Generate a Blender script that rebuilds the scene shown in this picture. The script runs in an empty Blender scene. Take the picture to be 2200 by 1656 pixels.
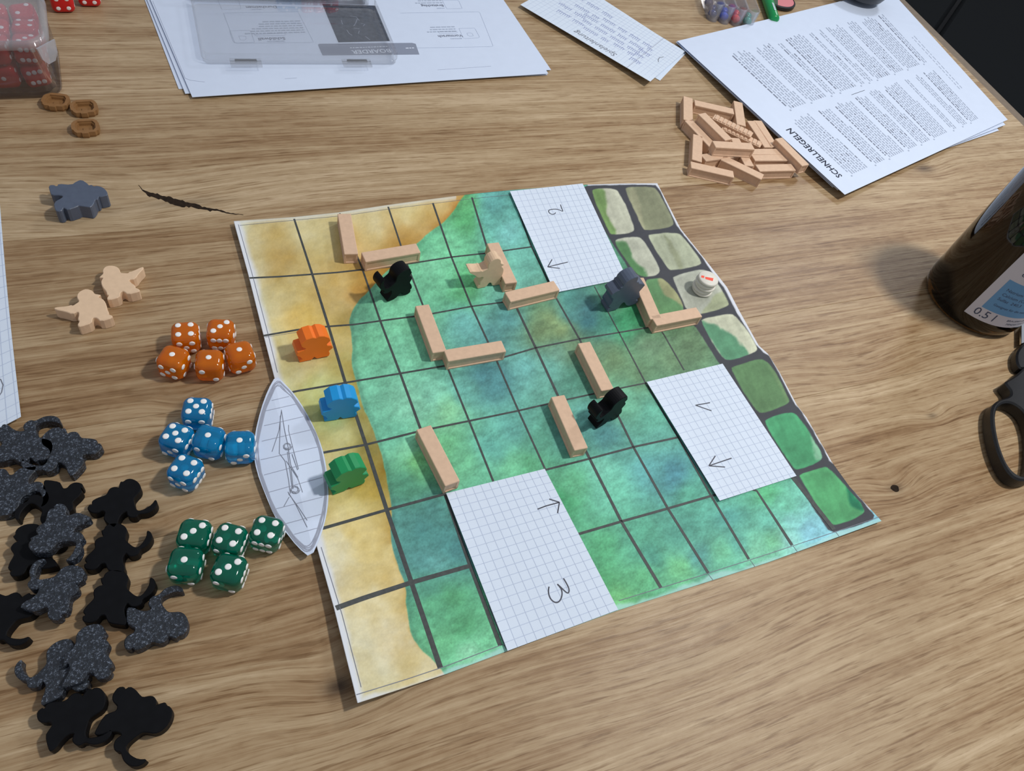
import bpy, bmesh, math, random
import numpy as np
from mathutils import Vector, Matrix

random.seed(7)
rng = np.random.default_rng(11)
SC = bpy.context.scene
COL = SC.collection
S = 0.01                                   # all lengths below are centimetres

# ------------------------------------------------------------------ camera
F_PX, W_PX, H_PX = 1604.092, 2200.0, 1656.0
RV = np.array([-0.58725447, -0.31445568, -0.29759107])
TV = np.array([-17.79165776, -10.41501276, 48.11579773])
def rodrigues(r):
    th = np.linalg.norm(r); k = r / th
    K = np.array([[0, -k[2], k[1]], [k[2], 0, -k[0]], [-k[1], k[0], 0]])
    return np.eye(3) + math.sin(th) * K + (1 - math.cos(th)) * K @ K
RM = rodrigues(RV)
CAM = -RM.T @ TV                            # survey axes: x right, y towards viewer, z down
D3 = np.diag([1.0, -1.0, -1.0])
cam_data = bpy.data.cameras.new('camera')
cam = bpy.data.objects.new('camera', cam_data)
COL.objects.link(cam)
rot = (D3 @ RM @ D3).T
mw = Matrix.Identity(4)
for i in range(3):
    for j in range(3):
        mw[i][j] = rot[i][j]
loc = D3 @ CAM * S
mw[0][3], mw[1][3], mw[2][3] = loc
cam.matrix_world = mw
cam_data.sensor_width = 36.0
cam_data.lens = F_PX / W_PX * 36.0
cam_data.clip_start = 0.01
cam_data.clip_end = 50
SC.camera = cam

# ------------------------------------------------------------------ world, lamps, exposure
SC.view_settings.view_transform = 'Standard'
SC.view_settings.look = 'None'
SC.view_settings.gamma = 1.0
SC.view_settings.use_curve_mapping = False
SC.view_settings.exposure = 0.0
world = bpy.data.worlds.new('room_light'); SC.world = world
world.use_nodes = True
bg = world.node_tree.nodes['Background']
bg.inputs[0].default_value = (0.86, 0.90, 1.0, 1)
bg.inputs[1].default_value = 0.355

def area(name, loc_cm, target_cm, size, power, color):
    l = bpy.data.lights.new(name, 'AREA'); l.shape = 'DISK'; l.size = size * S
    l.energy = power; l.color = color
    o = bpy.data.objects.new(name, l); COL.objects.link(o)
    p = Vector(loc_cm) * S; t = Vector(target_cm) * S
    o.location = p
    o.rotation_euler = (t - p).to_track_quat('-Z', 'Y').to_euler()
    return o
area('pendant_lamp_light', (68, -31, 98), (20, -14, 0), 9, 7.7, (1.0, 0.965, 0.91))
area('room_lamp_light', (148, 60, 108), (20, -10, 0), 22, 5.6, (0.93, 0.96, 1.0))

# ------------------------------------------------------------------ survey helpers
def on(px, py, z=0.0):
    """Point of the table plane (raised by z cm) measured at photo position px, py."""
    d = RM.T @ np.array([(px - W_PX / 2) / F_PX, (py - H_PX / 2) / F_PX, 1.0])
    t = (-z - CAM[2]) / d[2]
    q = CAM + d * t
    return np.array([q[0], -q[1], z])

def on_arr(P, z):
    P = np.asarray(P, float)
    d = np.c_[(P[:, 0] - W_PX / 2) / F_PX, (P[:, 1] - H_PX / 2) / F_PX, np.ones(len(P))] @ RM
    z = np.broadcast_to(np.asarray(z, float), (len(P),))
    t = (-z - CAM[2]) / d[:, 2]
    q = CAM + d * t[:, None]
    return np.c_[q[:, 0], -q[:, 1], z]

def lift(x, y):
    """The painted board curls off the table along its side next to the dice."""
    x = np.asarray(x, float); y = np.asarray(y, float)
    a = 0.30 * np.exp(-np.maximum(x, -1) / 1.5)
    b = 0.42 * np.exp(-((x + .2) ** 2 / 10 + (y + 31) ** 2 / 30))
    c = 0.25 * np.exp(-((x - 31) ** 2 / 30 + (y + 31) ** 2 / 12))
    return a + b + c + 0.05

def board_pt(P, dz=0.0):
    P = np.asarray(P, float)
    w = on_arr(P, 0.0)
    for _ in range(3):
        w = on_arr(P, lift(w[:, 0], w[:, 1]) + dz)
    return w

def lin(c):
    c = np.asarray(c, float) / 255.0
    return np.where(c <= 0.04045, c / 12.92, ((c + 0.055) / 1.055) ** 2.4)
ILL = 0.86
def alb(r, g, b):
    v = np.minimum(lin((r, g, b)) / ILL, 0.92)
    return (float(v[0]), float(v[1]), float(v[2]), 1.0)

# ------------------------------------------------------------------ materials
def mat(name, color, rough=0.5, spec=0.5, **kw):
    m = bpy.data.materials.new(name); m.use_nodes = True
    nt = m.node_tree; b = nt.nodes['Principled BSDF']
    b.inputs['Base Color'].default_value = color
    b.inputs['Roughness'].default_value = rough
    b.inputs['Specular IOR Level'].default_value = spec
    for k, v in kw.items():
        b.inputs[k.replace('_', ' ')].default_value = v
    return m

def vary(m, scale=60.0, amount=0.12, detail=4, bump=0.0, stretch=(1, 1, 1)):
    """Procedural tint variation and fine relief on a material."""
    nt = m.node_tree; b = nt.nodes['Principled BSDF']
    base = tuple(b.inputs['Base Color'].default_value)
    tc = nt.nodes.new('ShaderNodeTexCoord'); mp = nt.nodes.new('ShaderNodeMapping')
    mp.inputs['Scale'].default_value = stretch
    nz = nt.nodes.new('ShaderNodeTexNoise'); nz.inputs['Scale'].default_value = scale; nz.inputs['Detail'].default_value = detail
    nt.links.new(tc.outputs['Object'], mp.inputs['Vector']); nt.links.new(mp.outputs[0], nz.inputs['Vector'])
    r = nt.nodes.new('ShaderNodeValToRGB')
    r.color_ramp.elements[0].position = 0.3; r.color_ramp.elements[1].position = 0.7
    r.color_ramp.elements[0].color = tuple(c * (1 - amount) for c in base[:3]) + (1,)
    r.color_ramp.elements[1].color = tuple(min(1, c * (1 + amount)) for c in base[:3]) + (1,)
    nt.links.new(nz.outputs['Fac'], r.inputs['Fac']); nt.links.new(r.outputs['Color'], b.inputs['Base Color'])
    if bump:
        bp = nt.nodes.new('ShaderNodeBump'); bp.inputs['Strength'].default_value = bump; bp.inputs['Distance'].default_value = 0.0005
        nt.links.new(nz.outputs['Fac'], bp.inputs['Height']); nt.links.new(bp.outputs['Normal'], b.inputs['Normal'])
    return m

GRAIN = math.radians(-1.4)
def wood_material():
    m = bpy.data.materials.new('oiled_oak'); m.use_nodes = True
    nt = m.node_tree; N = nt.nodes; L = nt.links
    b = N['Principled BSDF']
    def mth(op, a, c=None, cl=False):
        n = N.new('ShaderNodeMath'); n.operation = op; n.use_clamp = cl
        for i, v in enumerate((a, c)):
            if v is None: continue
            if isinstance(v, (int, float)): n.inputs[i].default_value = v
            else: L.new(v, n.inputs[i])
        return n.outputs[0]
    geo = N.new('ShaderNodeNewGeometry')
    mp = N.new('ShaderNodeMapping'); mp.vector_type = 'POINT'
    mp.inputs['Rotation'].default_value = (0, 0, -GRAIN)
    L.new(geo.outputs['Position'], mp.inputs['Vector'])
    oi = N.new('ShaderNodeObjectInfo')
    # plank-wise shift so that neighbouring boards do not share their grain
    sh = N.new('ShaderNodeCombineXYZ')
    L.new(mth('MULTIPLY', oi.outputs['Random'], 7.3), sh.inputs[0]); L.new(mth('MULTIPLY', oi.outputs['Random'], 3.1), sh.inputs[1])
    P0 = mp.outputs[0]
    # knots: (photo x, photo y, grain radius along, across, pull)
    knots = [(1925, 1048, 2.2, 1.2, .8, 0.42), (2003, 893, 1.6, .8, .5, .45), (728, 1474, 2.6, 1.7, 1.2, .8), (330, 1147, 2.2, 1.0, .7, .55),
             (395, 872, 1.5, 1.0, .6, .5), (1850, 790, 5, 2.2, .9, .06), (1480, 1420, 7, 2.4, .7, .06), (600, 1400, 6, 2.2, .7, .05), (1985, 362, 4, 2, 1.2, .6), (330, 420, 7, 3.0, 1.2, .0), (390, 436, 9, 1.6, .0, .32), (240, 455, 3, 1.6, .8, .1)]
    sx = N.new('ShaderNodeSeparateXYZ'); L.new(P0, sx.inputs[0])
    warp = None; dark = None
    cg, sg = math.cos(-GRAIN), math.sin(-GRAIN)
    for kx, ky, ra, rb, pull, core in knots:
        w = on(kx, ky); X, Y = (w[0] * cg - w[1] * sg) * S, (w[0] * sg + w[1] * cg) * S
        dx = mth('DIVIDE', mth('SUBTRACT', sx.outputs[0], X), ra * S); dy = mth('DIVIDE', mth('SUBTRACT', sx.outputs[1], Y), rb * S)
        r2 = mth('ADD', mth('MULTIPLY', dx, dx), mth('MULTIPLY', dy, dy))
        e = mth('POWER', 2.718, mth('MULTIPLY', r2, -1.0))
        e2 = mth('POWER', 2.718, mth('MULTIPLY', r2, -14.0))
        t = mth('MULTIPLY', e, pull * S)
        warp = t if warp is None else mth('ADD', warp, t)
        u = mth('MULTIPLY', e2, core)
        dark = u if dark is None else mth('ADD', dark, u)
    cb = N.new('ShaderNodeCombineXYZ')
    L.new(sx.outputs[0], cb.inputs[0]); L.new(mth('ADD', sx.outputs[1], warp), cb.inputs[1])
    add = N.new('ShaderNodeVectorMath'); add.operation = 'ADD'
    L.new(cb.outputs[0], add.inputs[0]); L.new(sh.outputs[0], add.inputs[1])
    V = add.outputs[0]
    def noise(scale, detail, rough, dist=0.0, st=(1, 1, 1)):
        q = N.new('ShaderNodeMapping'); q.inputs['Scale'].default_value = st; L.new(V, q.inputs['Vector'])
        n = N.new('ShaderNodeTexNoise'); n.inputs['Scale'].default_value = scale; n.inputs['Detail'].default_value = detail
        n.inputs['Roughness'].default_value = rough; n.inputs['Distortion'].default_value = dist
        L.new(q.outputs[0], n.inputs['Vector']); return n.outputs['Fac']
    big = noise(11, 3, .5, .5, (.22, 1.5, 1))          # broad tone bands
    rings = noise(48, 4, .55, .25, (.055, 1.9, 1))      # growth rings
    fine = noise(240, 6, .70, .15, (.045, 1.8, 1))      # fibre
    pores = noise(330, 3, .6, .1, (.10, 1.7, 1))        # dark open pores
    flake = noise(150, 3, .6, .6, (.5, 1.2, 1))         # ray fleck
    tone = mth('ADD', mth('ADD', mth('MULTIPLY', big, .44), mth('MULTIPLY', rings, .54)), mth('MULTIPLY', fine, .66))
    tone = mth('ADD', tone, mth('MULTIPLY', mth('SUBTRACT', flake, .5), .20))
    tone = mth('ADD', tone, mth('MULTIPLY', mth('SUBTRACT', oi.outputs['Random'], .5), .11))
    r = N.new('ShaderNodeValToRGB'); cr = r.color_ramp
    cr.elements[0].position = .56; cr.elements[0].color = alb(112, 84, 56)
    cr.elements[1].position = 1.0; cr.elements[1].color = alb(182, 161, 131)
    for p, c in ((.70, (137, 110, 79)), (.80, (155, 131, 100)), (.90, (167, 145, 114))):
        e = cr.elements.new(p); e.color = alb(*c)
    L.new(tone, r.inputs['Fac'])
    pr = N.new('ShaderNodeValToRGB'); pr.color_ramp.elements[0].position = .34; pr.color_ramp.elements[1].position = .46
    pr.color_ramp.elements[0].color = (1, 1, 1, 1); pr.color_ramp.elements[1].color = (0, 0, 0, 1)
    L.new(pores, pr.inputs['Fac'])
    mx = N.new('ShaderNodeMix'); mx.data_type = 'RGBA'; mx.blend_type = 'MULTIPLY'
    L.new(mth('MULTIPLY', pr.outputs['Color'], .72), mx.inputs['Factor']); L.new(r.outputs['Color'], mx.inputs['A'])
    mx.inputs['B'].default_value = (.50, .40, .30, 1)
    mk = N.new('ShaderNodeMix'); mk.data_type = 'RGBA'
    L.new(mth('MULTIPLY', dark, 1.15, True), mk.inputs['Factor']); L.new(mx.outputs['Result'], mk.inputs['A'])
    mk.inputs['B'].default_value = alb(52, 36, 24)
    L.new(mk.outputs['Result'], b.inputs['Base Color'])
    rr = N.new('ShaderNodeMapRange'); rr.inputs['To Min'].default_value = .30; rr.inputs['To Max'].default_value = .52
    L.new(big, rr.inputs['Value']); L.new(rr.outputs[0], b.inputs['Roughness'])
    b.inputs['Specular IOR Level'].default_value = .28
    bp = N.new('ShaderNodeBump'); bp.inputs['Strength'].default_value = .35; bp.inputs['Distance'].default_value = .0006
    L.new(mth('ADD', mth('MULTIPLY', fine, .7), mth('MULTIPLY', pores, .5)), bp.inputs['Height'])
    L.new(bp.outputs['Normal'], b.inputs['Normal'])
    return m

M = {}
M['wood'] = wood_material()
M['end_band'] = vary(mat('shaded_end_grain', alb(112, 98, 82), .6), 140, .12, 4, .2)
M['crack'] = vary(mat('dark_crack', alb(38, 28, 20), .9, .2), 400, .4, 3, .6)
M['floor'] = vary(mat('dark_floor', alb(40, 36, 33), .5), 6, .15)
M['leather'] = vary(mat('black_leather', alb(21, 24, 26), .7, .08), 500, .12, 3, .25)
M['paper'] = vary(mat('white_paper', alb(198, 210, 230), .75, .25), 90, .012, 2)
M['graph_paper'] = vary(mat('graph_paper', alb(203, 215, 233), .75, .25), 90, .012, 2)
M['back_paper'] = mat('board_paper_edge', alb(205, 208, 205), .8, .2)
M['ink_line'] = mat('printed_grid_ink', alb(178, 190, 211), .8, .1)
M['pencil'] = mat('pencil_graphite', alb(112, 116, 128), .6, .3)
M['pencil_light'] = mat('light_pencil', alb(150, 156, 172), .6, .3)
M['marker'] = vary(mat('dark_marker_ink', alb(66, 70, 70), .55, .3), 500, .18, 3)
M['pen'] = mat('pen_ink', alb(62, 64, 76), .5, .3)
M['blue_pen'] = mat('blue_pen_ink', alb(112, 122, 172), .6, .3)
M['print'] = mat('printed_text', alb(122, 129, 146), .8, .1)
M['print_light'] = mat('light_print', alb(160, 171, 190), .8, .1)
M['print_dark'] = mat('bold_print', alb(52, 56, 70), .8, .1)
M['print_grey'] = mat('grey_banner_print', alb(132, 140, 158), .8, .1)
M['photo'] = vary(mat('dark_printed_picture', alb(66, 74, 88), .6, .2), 260, .35, 5)
M['print_white'] = mat('paper_white_print', alb(205, 214, 230), .8, .1)
M['beech'] = vary(mat('beige_printed_plastic', alb(203, 173, 147), .62, .3), 380, .05, 3, .12)
M['beige'] = vary(mat('beige_figure_plastic', alb(212, 184, 154), .62, .3), 300, .04, 3, .1)
M['brown'] = vary(mat('brown_token_plastic', alb(132, 96, 58), .6, .4), 300, .08, 3, .15)
M['grey_fig'] = vary(mat('slate_grey_plastic', alb(76, 86, 104), .38, .5), 220, .06, 3, .1)
M['black_fig'] = vary(mat('smooth_black_plastic', alb(13, 14, 17), .5, .12), 220, .15, 3, .1)
M['orange_fig'] = vary(mat('orange_plastic', alb(238, 112, 26), .42, .45), 160, .03, 2)
M['blue_fig'] = vary(mat('blue_plastic', alb(20, 142, 208), .42, .45), 160, .03, 2)
M['green_fig'] = vary(mat('green_plastic', alb(22, 138, 82), .42, .45), 160, .03, 2)
M['pip'] = mat('white_pip_paint', alb(236, 236, 238), .4, .5)
M['coin'] = vary(mat('ivory_disc_plastic', alb(208, 206, 196), .45, .45), 200, .02, 2)
M['red_print'] = mat('red_print', alb(226, 74, 48), .5, .4)
M['steel'] = mat('polished_steel', (.8, .82, .85, 1), .22, .5, Metallic=1.0)
M['black_grip'] = vary(mat('black_scissor_plastic', alb(15, 16, 19), .42, .45), 700, .2, 3, .2)
M['label'] = mat('bottle_label_paper', alb(190, 190, 200), .55, .3)
M['label_blue'] = mat('blue_label_print', alb(98, 146, 190), .55, .3)
M['label_text'] = mat('label_text_print', alb(64, 74, 98), .55, .3)
M['green_pen'] = mat('green_pen_plastic', alb(14, 134, 72), .3, .5)
M['dark_plastic'] = mat('dark_plastic', alb(34, 36, 40), .35, .5)
M['pink'] = mat('pink_plastic', alb(206, 124, 130), .4, .4)
M['dark_green'] = mat('dark_green_plastic', alb(58, 84, 62), .4, .4)
M['orange_sauce'] = vary(mat('orange_snack', alb(170, 98, 48), .5, .4), 300, .25, 4)

def speckled():
    m = mat('speckled_black_plastic', alb(40, 44, 51), .5, .5)
    nt = m.node_tree; N = nt.nodes; L = nt.links; b = N['Principled BSDF']
    tc = N.new('ShaderNodeTexCoord'); n = N.new('ShaderNodeTexNoise'); n.inputs['Scale'].default_value = 2600; n.inputs['Detail'].default_value = 2
    L.new(tc.outputs['Object'], n.inputs['Vector'])
    n2 = N.new('ShaderNodeTexNoise'); n2.inputs['Scale'].default_value = 900; n2.inputs['Detail'].default_value = 2; L.new(tc.outputs['Object'], n2.inputs['Vector'])
    mx = N.new('ShaderNodeMath'); mx.operation = 'MULTIPLY'; L.new(n.outputs['Fac'], mx.inputs[0]); L.new(n2.outputs['Fac'], mx.inputs[1])
    r = N.new('ShaderNodeValToRGB'); e = r.color_ramp.elements
    e[0].position = .20; e[0].color = alb(24, 29, 36); e[1].position = .46; e[1].color = alb(120, 130, 146)
    k = r.color_ramp.elements.new(.30); k.color = alb(38, 45, 55)
    L.new(mx.outputs[0], r.inputs['Fac']); L.new(r.outputs['Color'], b.inputs['Base Color'])
    bp = N.new('ShaderNodeBump'); bp.inputs['Strength'].default_value = .5; bp.inputs['Distance'].default_value = .0004
    L.new(n2.outputs['Fac'], bp.inputs['Height']); L.new(bp.outputs['Normal'], b.inputs['Normal'])
    return m
M['speckled'] = speckled()

def gem(name, c, trans=.62, rough=.06):
    return mat(name, c, rough, .5, Transmission_Weight=trans, IOR=1.46)
M['orange_die'] = gem('clear_orange_resin', alb(255, 122, 0), .55)
M['blue_die'] = gem('clear_blue_resin', alb(8, 158, 220), .68)
M['green_die'] = gem('clear_green_resin', alb(0, 138, 110), .72)
M['red_die'] = vary(mat('opaque_red_resin', alb(196, 26, 30), .22, .5), 120, .05, 2)
M['clear'] = mat('clear_plastic', (.97, .98, 1, 1), .04, .5, Transmission_Weight=1.0, IOR=1.12)
M['clear_thick'] = mat('clear_plastic_wall', (.93, .94, .97, 1), .05, .5, Transmission_Weight=1.0, IOR=1.18)
M['frosted'] = mat('frosted_plastic_lid', (.88, .90, .94, 1), .32, .4, Transmission_Weight=.72, IOR=1.15)
M['amber'] = mat('brown_bottle_glass', (.07, .026, .003, 1), .04, .55, Transmission_Weight=1.0, IOR=1.5)
M['cola'] = mat('dark_drink', (.05, .018, .002, 1), .02, .4, Transmission_Weight=1.0, IOR=1.34)

# ------------------------------------------------------------------ object helpers
def tag(o, label=None, cat=None, group=None, kind=None):
    if label: o['label'] = label
    if cat: o['category'] = cat
    if group: o['group'] = group
    if kind: o['kind'] = kind
    return o

def mesh_data(name, verts, faces, m=None, smooth=False):
    me = bpy.data.meshes.new(name)
    me.from_pydata([tuple(v) for v in np.asarray(verts, float) * S], [], [tuple(int(i) for i in f) for f in faces])
    if m is not None: me.materials.append(m)
    if smooth: me.polygons.foreach_set('use_smooth', [True] * len(me.polygons))
    me.update()
    return me

def thing(name, base_cm, label, cat, group=None):
    o = bpy.data.objects.new(name, None); COL.objects.link(o)
    o.empty_display_size = .01
    o.location = Vector(base_cm) * S
    o.rotation_euler = (0, 0, 0)
    return tag(o, label, cat, group)

def obj(name, me, parent=None, loc=None):
    o = bpy.data.objects.new(name, me); COL.objects.link(o)
    if parent is not None: o.parent = parent
    if loc is not None: o.location = Vector(loc) * S
    return o

ORIG = {}
def wobj(name, verts, faces, m, parent=None, smooth=False, base=None):
    """A mesh given in table coordinates (cm); its origin sits at its base or at its parent's."""
    v = np.asarray(verts, float)
    if parent is not None:
        org = ORIG[parent.name]
    else:
        org = np.array(base if base is not None else [*(v[:, :2].min(0) + v[:, :2].max(0)) / 2, v[:, 2].min()])
    o = obj(name, mesh_data(name, v - org, faces, m, smooth), parent)
    if parent is None: o.location = Vector(org) * S
    ORIG[o.name] = org
    return o

def wthing(name, base, label, cat, group=None):
    o = thing(name, base, label, cat, group); ORIG[o.name] = np.array(base, float); return o

def bevel_box(sx, sy, sz, r, seg=2, z0=0.0):
    bm = bmesh.new(); bmesh.ops.create_cube(bm, size=1)
    for v in bm.verts: v.co = Vector((v.co.x * sx, v.co.y * sy, (v.co.z + .5) * sz + z0))
    if r: bmesh.ops.bevel(bm, geom=bm.edges[:], offset=r, segments=seg, affect='EDGES', profile=.5)
    vs = np.array([v.co[:] for v in bm.verts]); bm.verts.index_update()
    fs = [[v.index for v in f.verts] for f in bm.faces]; bm.free()
    return vs, fs

def prism(poly, z0, z1):
    """poly: n x 2 cm, counter-clockwise seen from above."""
    p = np.asarray(poly, float)
    a = 0.5 * np.sum(p[:, 0] * np.roll(p[:, 1], -1) - np.roll(p[:, 0], -1) * p[:, 1])
    if a < 0: p = p[::-1]
    n = len(p)
    v = np.r_[np.c_[p, np.full(n, z0)], np.c_[p, np.full(n, z1)]]
    f = [list(range(n))[::-1], list(range(n, 2 * n))] + [[i, (i + 1) % n, n + (i + 1) % n, n + i] for i in range(n)]
    return v, f

def soft_prism(poly, z0, z1, r=.05):
    """prism whose upper and lower rims are slightly rounded off"""
    p = np.asarray(poly, float)
    a = 0.5 * np.sum(p[:, 0] * np.roll(p[:, 1], -1) - np.roll(p[:, 0], -1) * p[:, 1])
    if a < 0: p = p[::-1]
    n = len(p)
    e = np.roll(p, -1, 0) - p; e /= np.linalg.norm(e, axis=1)[:, None] + 1e-9
    nn = np.c_[e[:, 1], -e[:, 0]]; vn = nn + np.roll(nn, 1, 0); vn /= np.maximum(np.linalg.norm(vn, axis=1)[:, None], .7)
    q = p - vn * r
    rings = [np.c_[q, np.full(n, z0)], np.c_[p, np.full(n, z0 + r)], np.c_[p, np.full(n, z1 - r)], np.c_[q, np.full(n, z1)]]
    v = np.concatenate(rings); f = [list(range(n))[::-1], list(range(3 * n, 4 * n))]
    for k in range(3):
        f += [[k * n + i, k * n + (i + 1) % n, (k + 1) * n + (i + 1) % n, (k + 1) * n + i] for i in range(n)]
    return v, f

def lathe(profile, n=48, cap=True):
    pr = np.asarray(profile, float); k = len(pr)
    t = np.linspace(0, 2 * math.pi, n, endpoint=False)
    v = np.concatenate([np.c_[r * np.cos(t), r * np.sin(t), np.full(n, z)] for r, z in pr])
    f = [[i * n + j, i * n + (j + 1) % n, (i + 1) * n + (j + 1) % n, (i + 1) * n + j] for i in range(k - 1) for j in range(n)]
    if cap: f += [list(range(n))[::-1], list(range((k - 1) * n, k * n))]
    return v, f

def join(parts):
    V, F, o = [], [], 0
    for v, f in parts:
        V.append(np.asarray(v, float)); F += [[i + o for i in q] for q in f]; o += len(v)
    return np.concatenate(V), F

def ribbon(P, w, w2=None):
    """flat ink stroke through the 3-D points P (cm); returns verts, faces"""
    P = np.asarray(P, float); n = len(P)
    d = np.gradient(P[:, :2], axis=0); d /= np.linalg.norm(d, axis=1)[:, None] + 1e-9
    nv = np.c_[-d[:, 1], d[:, 0], np.zeros(n)]
    ww = np.linspace(w, w if w2 is None else w2, n)[:, None] / 2
    v = np.r_[P + nv * ww, P - nv * ww]
    return v, [[i, n + i, n + i + 1, i + 1] for i in range(n - 1)]

def resample(P, step):
    P = np.asarray(P, float); s = np.r_[0, np.cumsum(np.linalg.norm(np.diff(P, axis=0), axis=1))]
    n = max(2, int(s[-1] / step) + 1); t = np.linspace(0, s[-1], n)
    return np.stack([np.interp(t, s, P[:, i]) for i in range(P.shape[1])], 1)

def smooth_poly(P, it=2, closed=True):
    P = np.asarray(P, float)
    for _ in range(it):
        if closed:
            Q = np.roll(P, -1, 0); P = np.stack([.75 * P + .25 * Q, .25 * P + .75 * Q], 1).reshape(-1, P.shape[1])
        else:
            Q = np.stack([.75 * P[:-1] + .25 * P[1:], .25 * P[:-1] + .75 * P[1:]], 1).reshape(-1, P.shape[1])
            P = np.r_[P[:1], Q, P[-1:]]
    return P

def homography(src, dst):
    A = []
    for (x, y), (u, v) in zip(src, dst):
        A.append([x, y, 1, 0, 0, 0, -u * x, -u * y, -u]); A.append([0, 0, 0, x, y, 1, -v * x, -v * y, -v])
    return np.linalg.svd(np.array(A, float))[2][-1].reshape(3, 3)
def happly(H, P):
    P = np.asarray(P, float); q = np.c_[P, np.ones(len(P))] @ H.T
    return q[:, :2] / q[:, 2:]

def inside(poly, X, Y):
    poly = np.asarray(poly, float); r = np.zeros(X.shape, bool); j = len(poly) - 1
    for i in range(len(poly)):
        xi, yi = poly[i]; xj, yj = poly[j]
        c = ((yi > Y) != (yj > Y)) & (X < (xj - xi) * (Y - yi) / (yj - yi + 1e-12) + xi)
        r ^= c; j = i
    return r
def dist_poly(poly, X, Y, closed=True):
    poly = np.asarray(poly, float); best = np.full(X.shape, 1e9)
    m = len(poly) if closed else len(poly) - 1
    for i in range(m):
        a = poly[i]; b = poly[(i + 1) % len(poly)]; d = b - a; L2 = d @ d + 1e-9
        t = np.clip(((X - a[0]) * d[0] + (Y - a[1]) * d[1]) / L2, 0, 1)
        best = np.minimum(best, np.hypot(X - a[0] - t * d[0], Y - a[1] - t * d[1]))
    return best
def vnoise(X, Y, s, seed):
    g = np.random.default_rng(seed).random((64, 64)); x = X / s; y = Y / s
    xi = np.floor(x).astype(int); yi = np.floor(y).astype(int); fx = x - xi; fy = y - yi
    fx = fx * fx * (3 - 2 * fx); fy = fy * fy * (3 - 2 * fy)
    G = lambda a, b: g[a % 64, b % 64]
    return (G(xi, yi) * (1 - fx) + G(xi + 1, yi) * fx) * (1 - fy) + (G(xi, yi + 1) * (1 - fx) + G(xi + 1, yi + 1) * fx) * fy
def fbm(X, Y, s, seed, o=4):
    r = 0; a = .5; t = 0
    for k in range(o):
        r = r + a * vnoise(X, Y, s / 2 ** k, seed + k); t += a; a *= .55
    return r / t
def sstep(a, b, x):
    t = np.clip((x - a) / (b - a), 0, 1); return t * t * (3 - 2 * t)

def text_mesh(body, size, align='LEFT', shear=0.0, bold=0.0):
    c = bpy.data.curves.new('lettering', 'FONT'); c.body = body; c.size = size; c.align_x = align; c.shear = shear
    c.resolution_u = 2; c.offset = bold
    o = bpy.data.objects.new('lettering', c); COL.objects.link(o)
    dg = bpy.context.evaluated_depsgraph_get()
    me = bpy.data.meshes.new_from_object(o.evaluated_get(dg))
    v = np.array([x.co[:2] for x in me.vertices]) if len(me.vertices) else np.zeros((0, 2))
    f = [list(p.vertices) for p in me.polygons]
    bpy.data.objects.remove(o); bpy.data.curves.remove(c); bpy.data.meshes.remove(me)
    return v, f
# ================================================================== table, floor, bench
floor_v, floor_f = prism([(-220, -220), (260, -220), (260, 220), (-220, 220)], -79, -75)
tag(wobj('floor', floor_v, floor_f, M['floor']), 'dark floor under the oak table', 'floor', kind='structure')

cg, sg = math.cos(GRAIN), math.sin(GRAIN)
def loc2w(x, y):                                     # board frame of the table -> table coordinates
    return np.array([x * cg - y * sg, x * sg + y * cg])
table = wthing('dining_table', (0, 0, -3), 'oiled oak table top of glued boards under the whole game', 'table')
E0, E1 = on(1929, 0)[:2], on(2194, 265)[:2]           # end of the table
def edge_x(y):                                       # local x where the table ends at local y
    a = np.array([E0[0] * cg + E0[1] * sg, -E0[0] * sg + E0[1] * cg]); b = np.array([E1[0] * cg + E1[1] * sg, -E1[0] * sg + E1[1] * cg])
    return a[0] + (b[0] - a[0]) * (y - a[1]) / (b[1] - a[1])
joints = [55, 41, 27.5, 13.2, .15, -13.75, -20.75, -46.2, -58, -70]
for hi, lo in zip(joints[:-1], joints[1:]):
    g = .004; ch = .018
    x0, xa, xb = -60.0, edge_x(hi), edge_x(lo)
    ring = lambda o, z: [[*loc2w(x0 + o, lo + g + o), z], [*loc2w(xb - o, lo + g + o), z], [*loc2w(xa - o, hi - g - o), z], [*loc2w(x0 + o, hi - g - o), z]]
    v = np.array(ring(0, -3) + ring(0, -ch) + ring(ch, 0))
    f = [[3, 2, 1, 0], [8, 9, 10, 11]] + [[k * 4 + i, k * 4 + (i + 1) % 4, (k + 1) * 4 + (i + 1) % 4, (k + 1) * 4 + i] for k in range(2) for i in range(4)]
    wobj('plank', v, f, M['wood'], table)
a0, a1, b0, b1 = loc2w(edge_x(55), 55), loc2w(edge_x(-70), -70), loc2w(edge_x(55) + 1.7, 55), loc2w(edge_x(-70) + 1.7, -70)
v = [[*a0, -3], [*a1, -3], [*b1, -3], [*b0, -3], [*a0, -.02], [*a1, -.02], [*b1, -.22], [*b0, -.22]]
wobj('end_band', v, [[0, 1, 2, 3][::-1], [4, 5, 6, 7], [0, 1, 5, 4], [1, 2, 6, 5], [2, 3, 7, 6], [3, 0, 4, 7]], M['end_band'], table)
for lx, ly in ((-54, 49), (74, 49), (-54, -64), (74, -64)):
    c = loc2w(lx, ly); v, f = bevel_box(7, 7, 72, .3, 1, -75); v[:, :2] += c
    wobj('leg', v, f, M['wood'], table)
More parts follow.
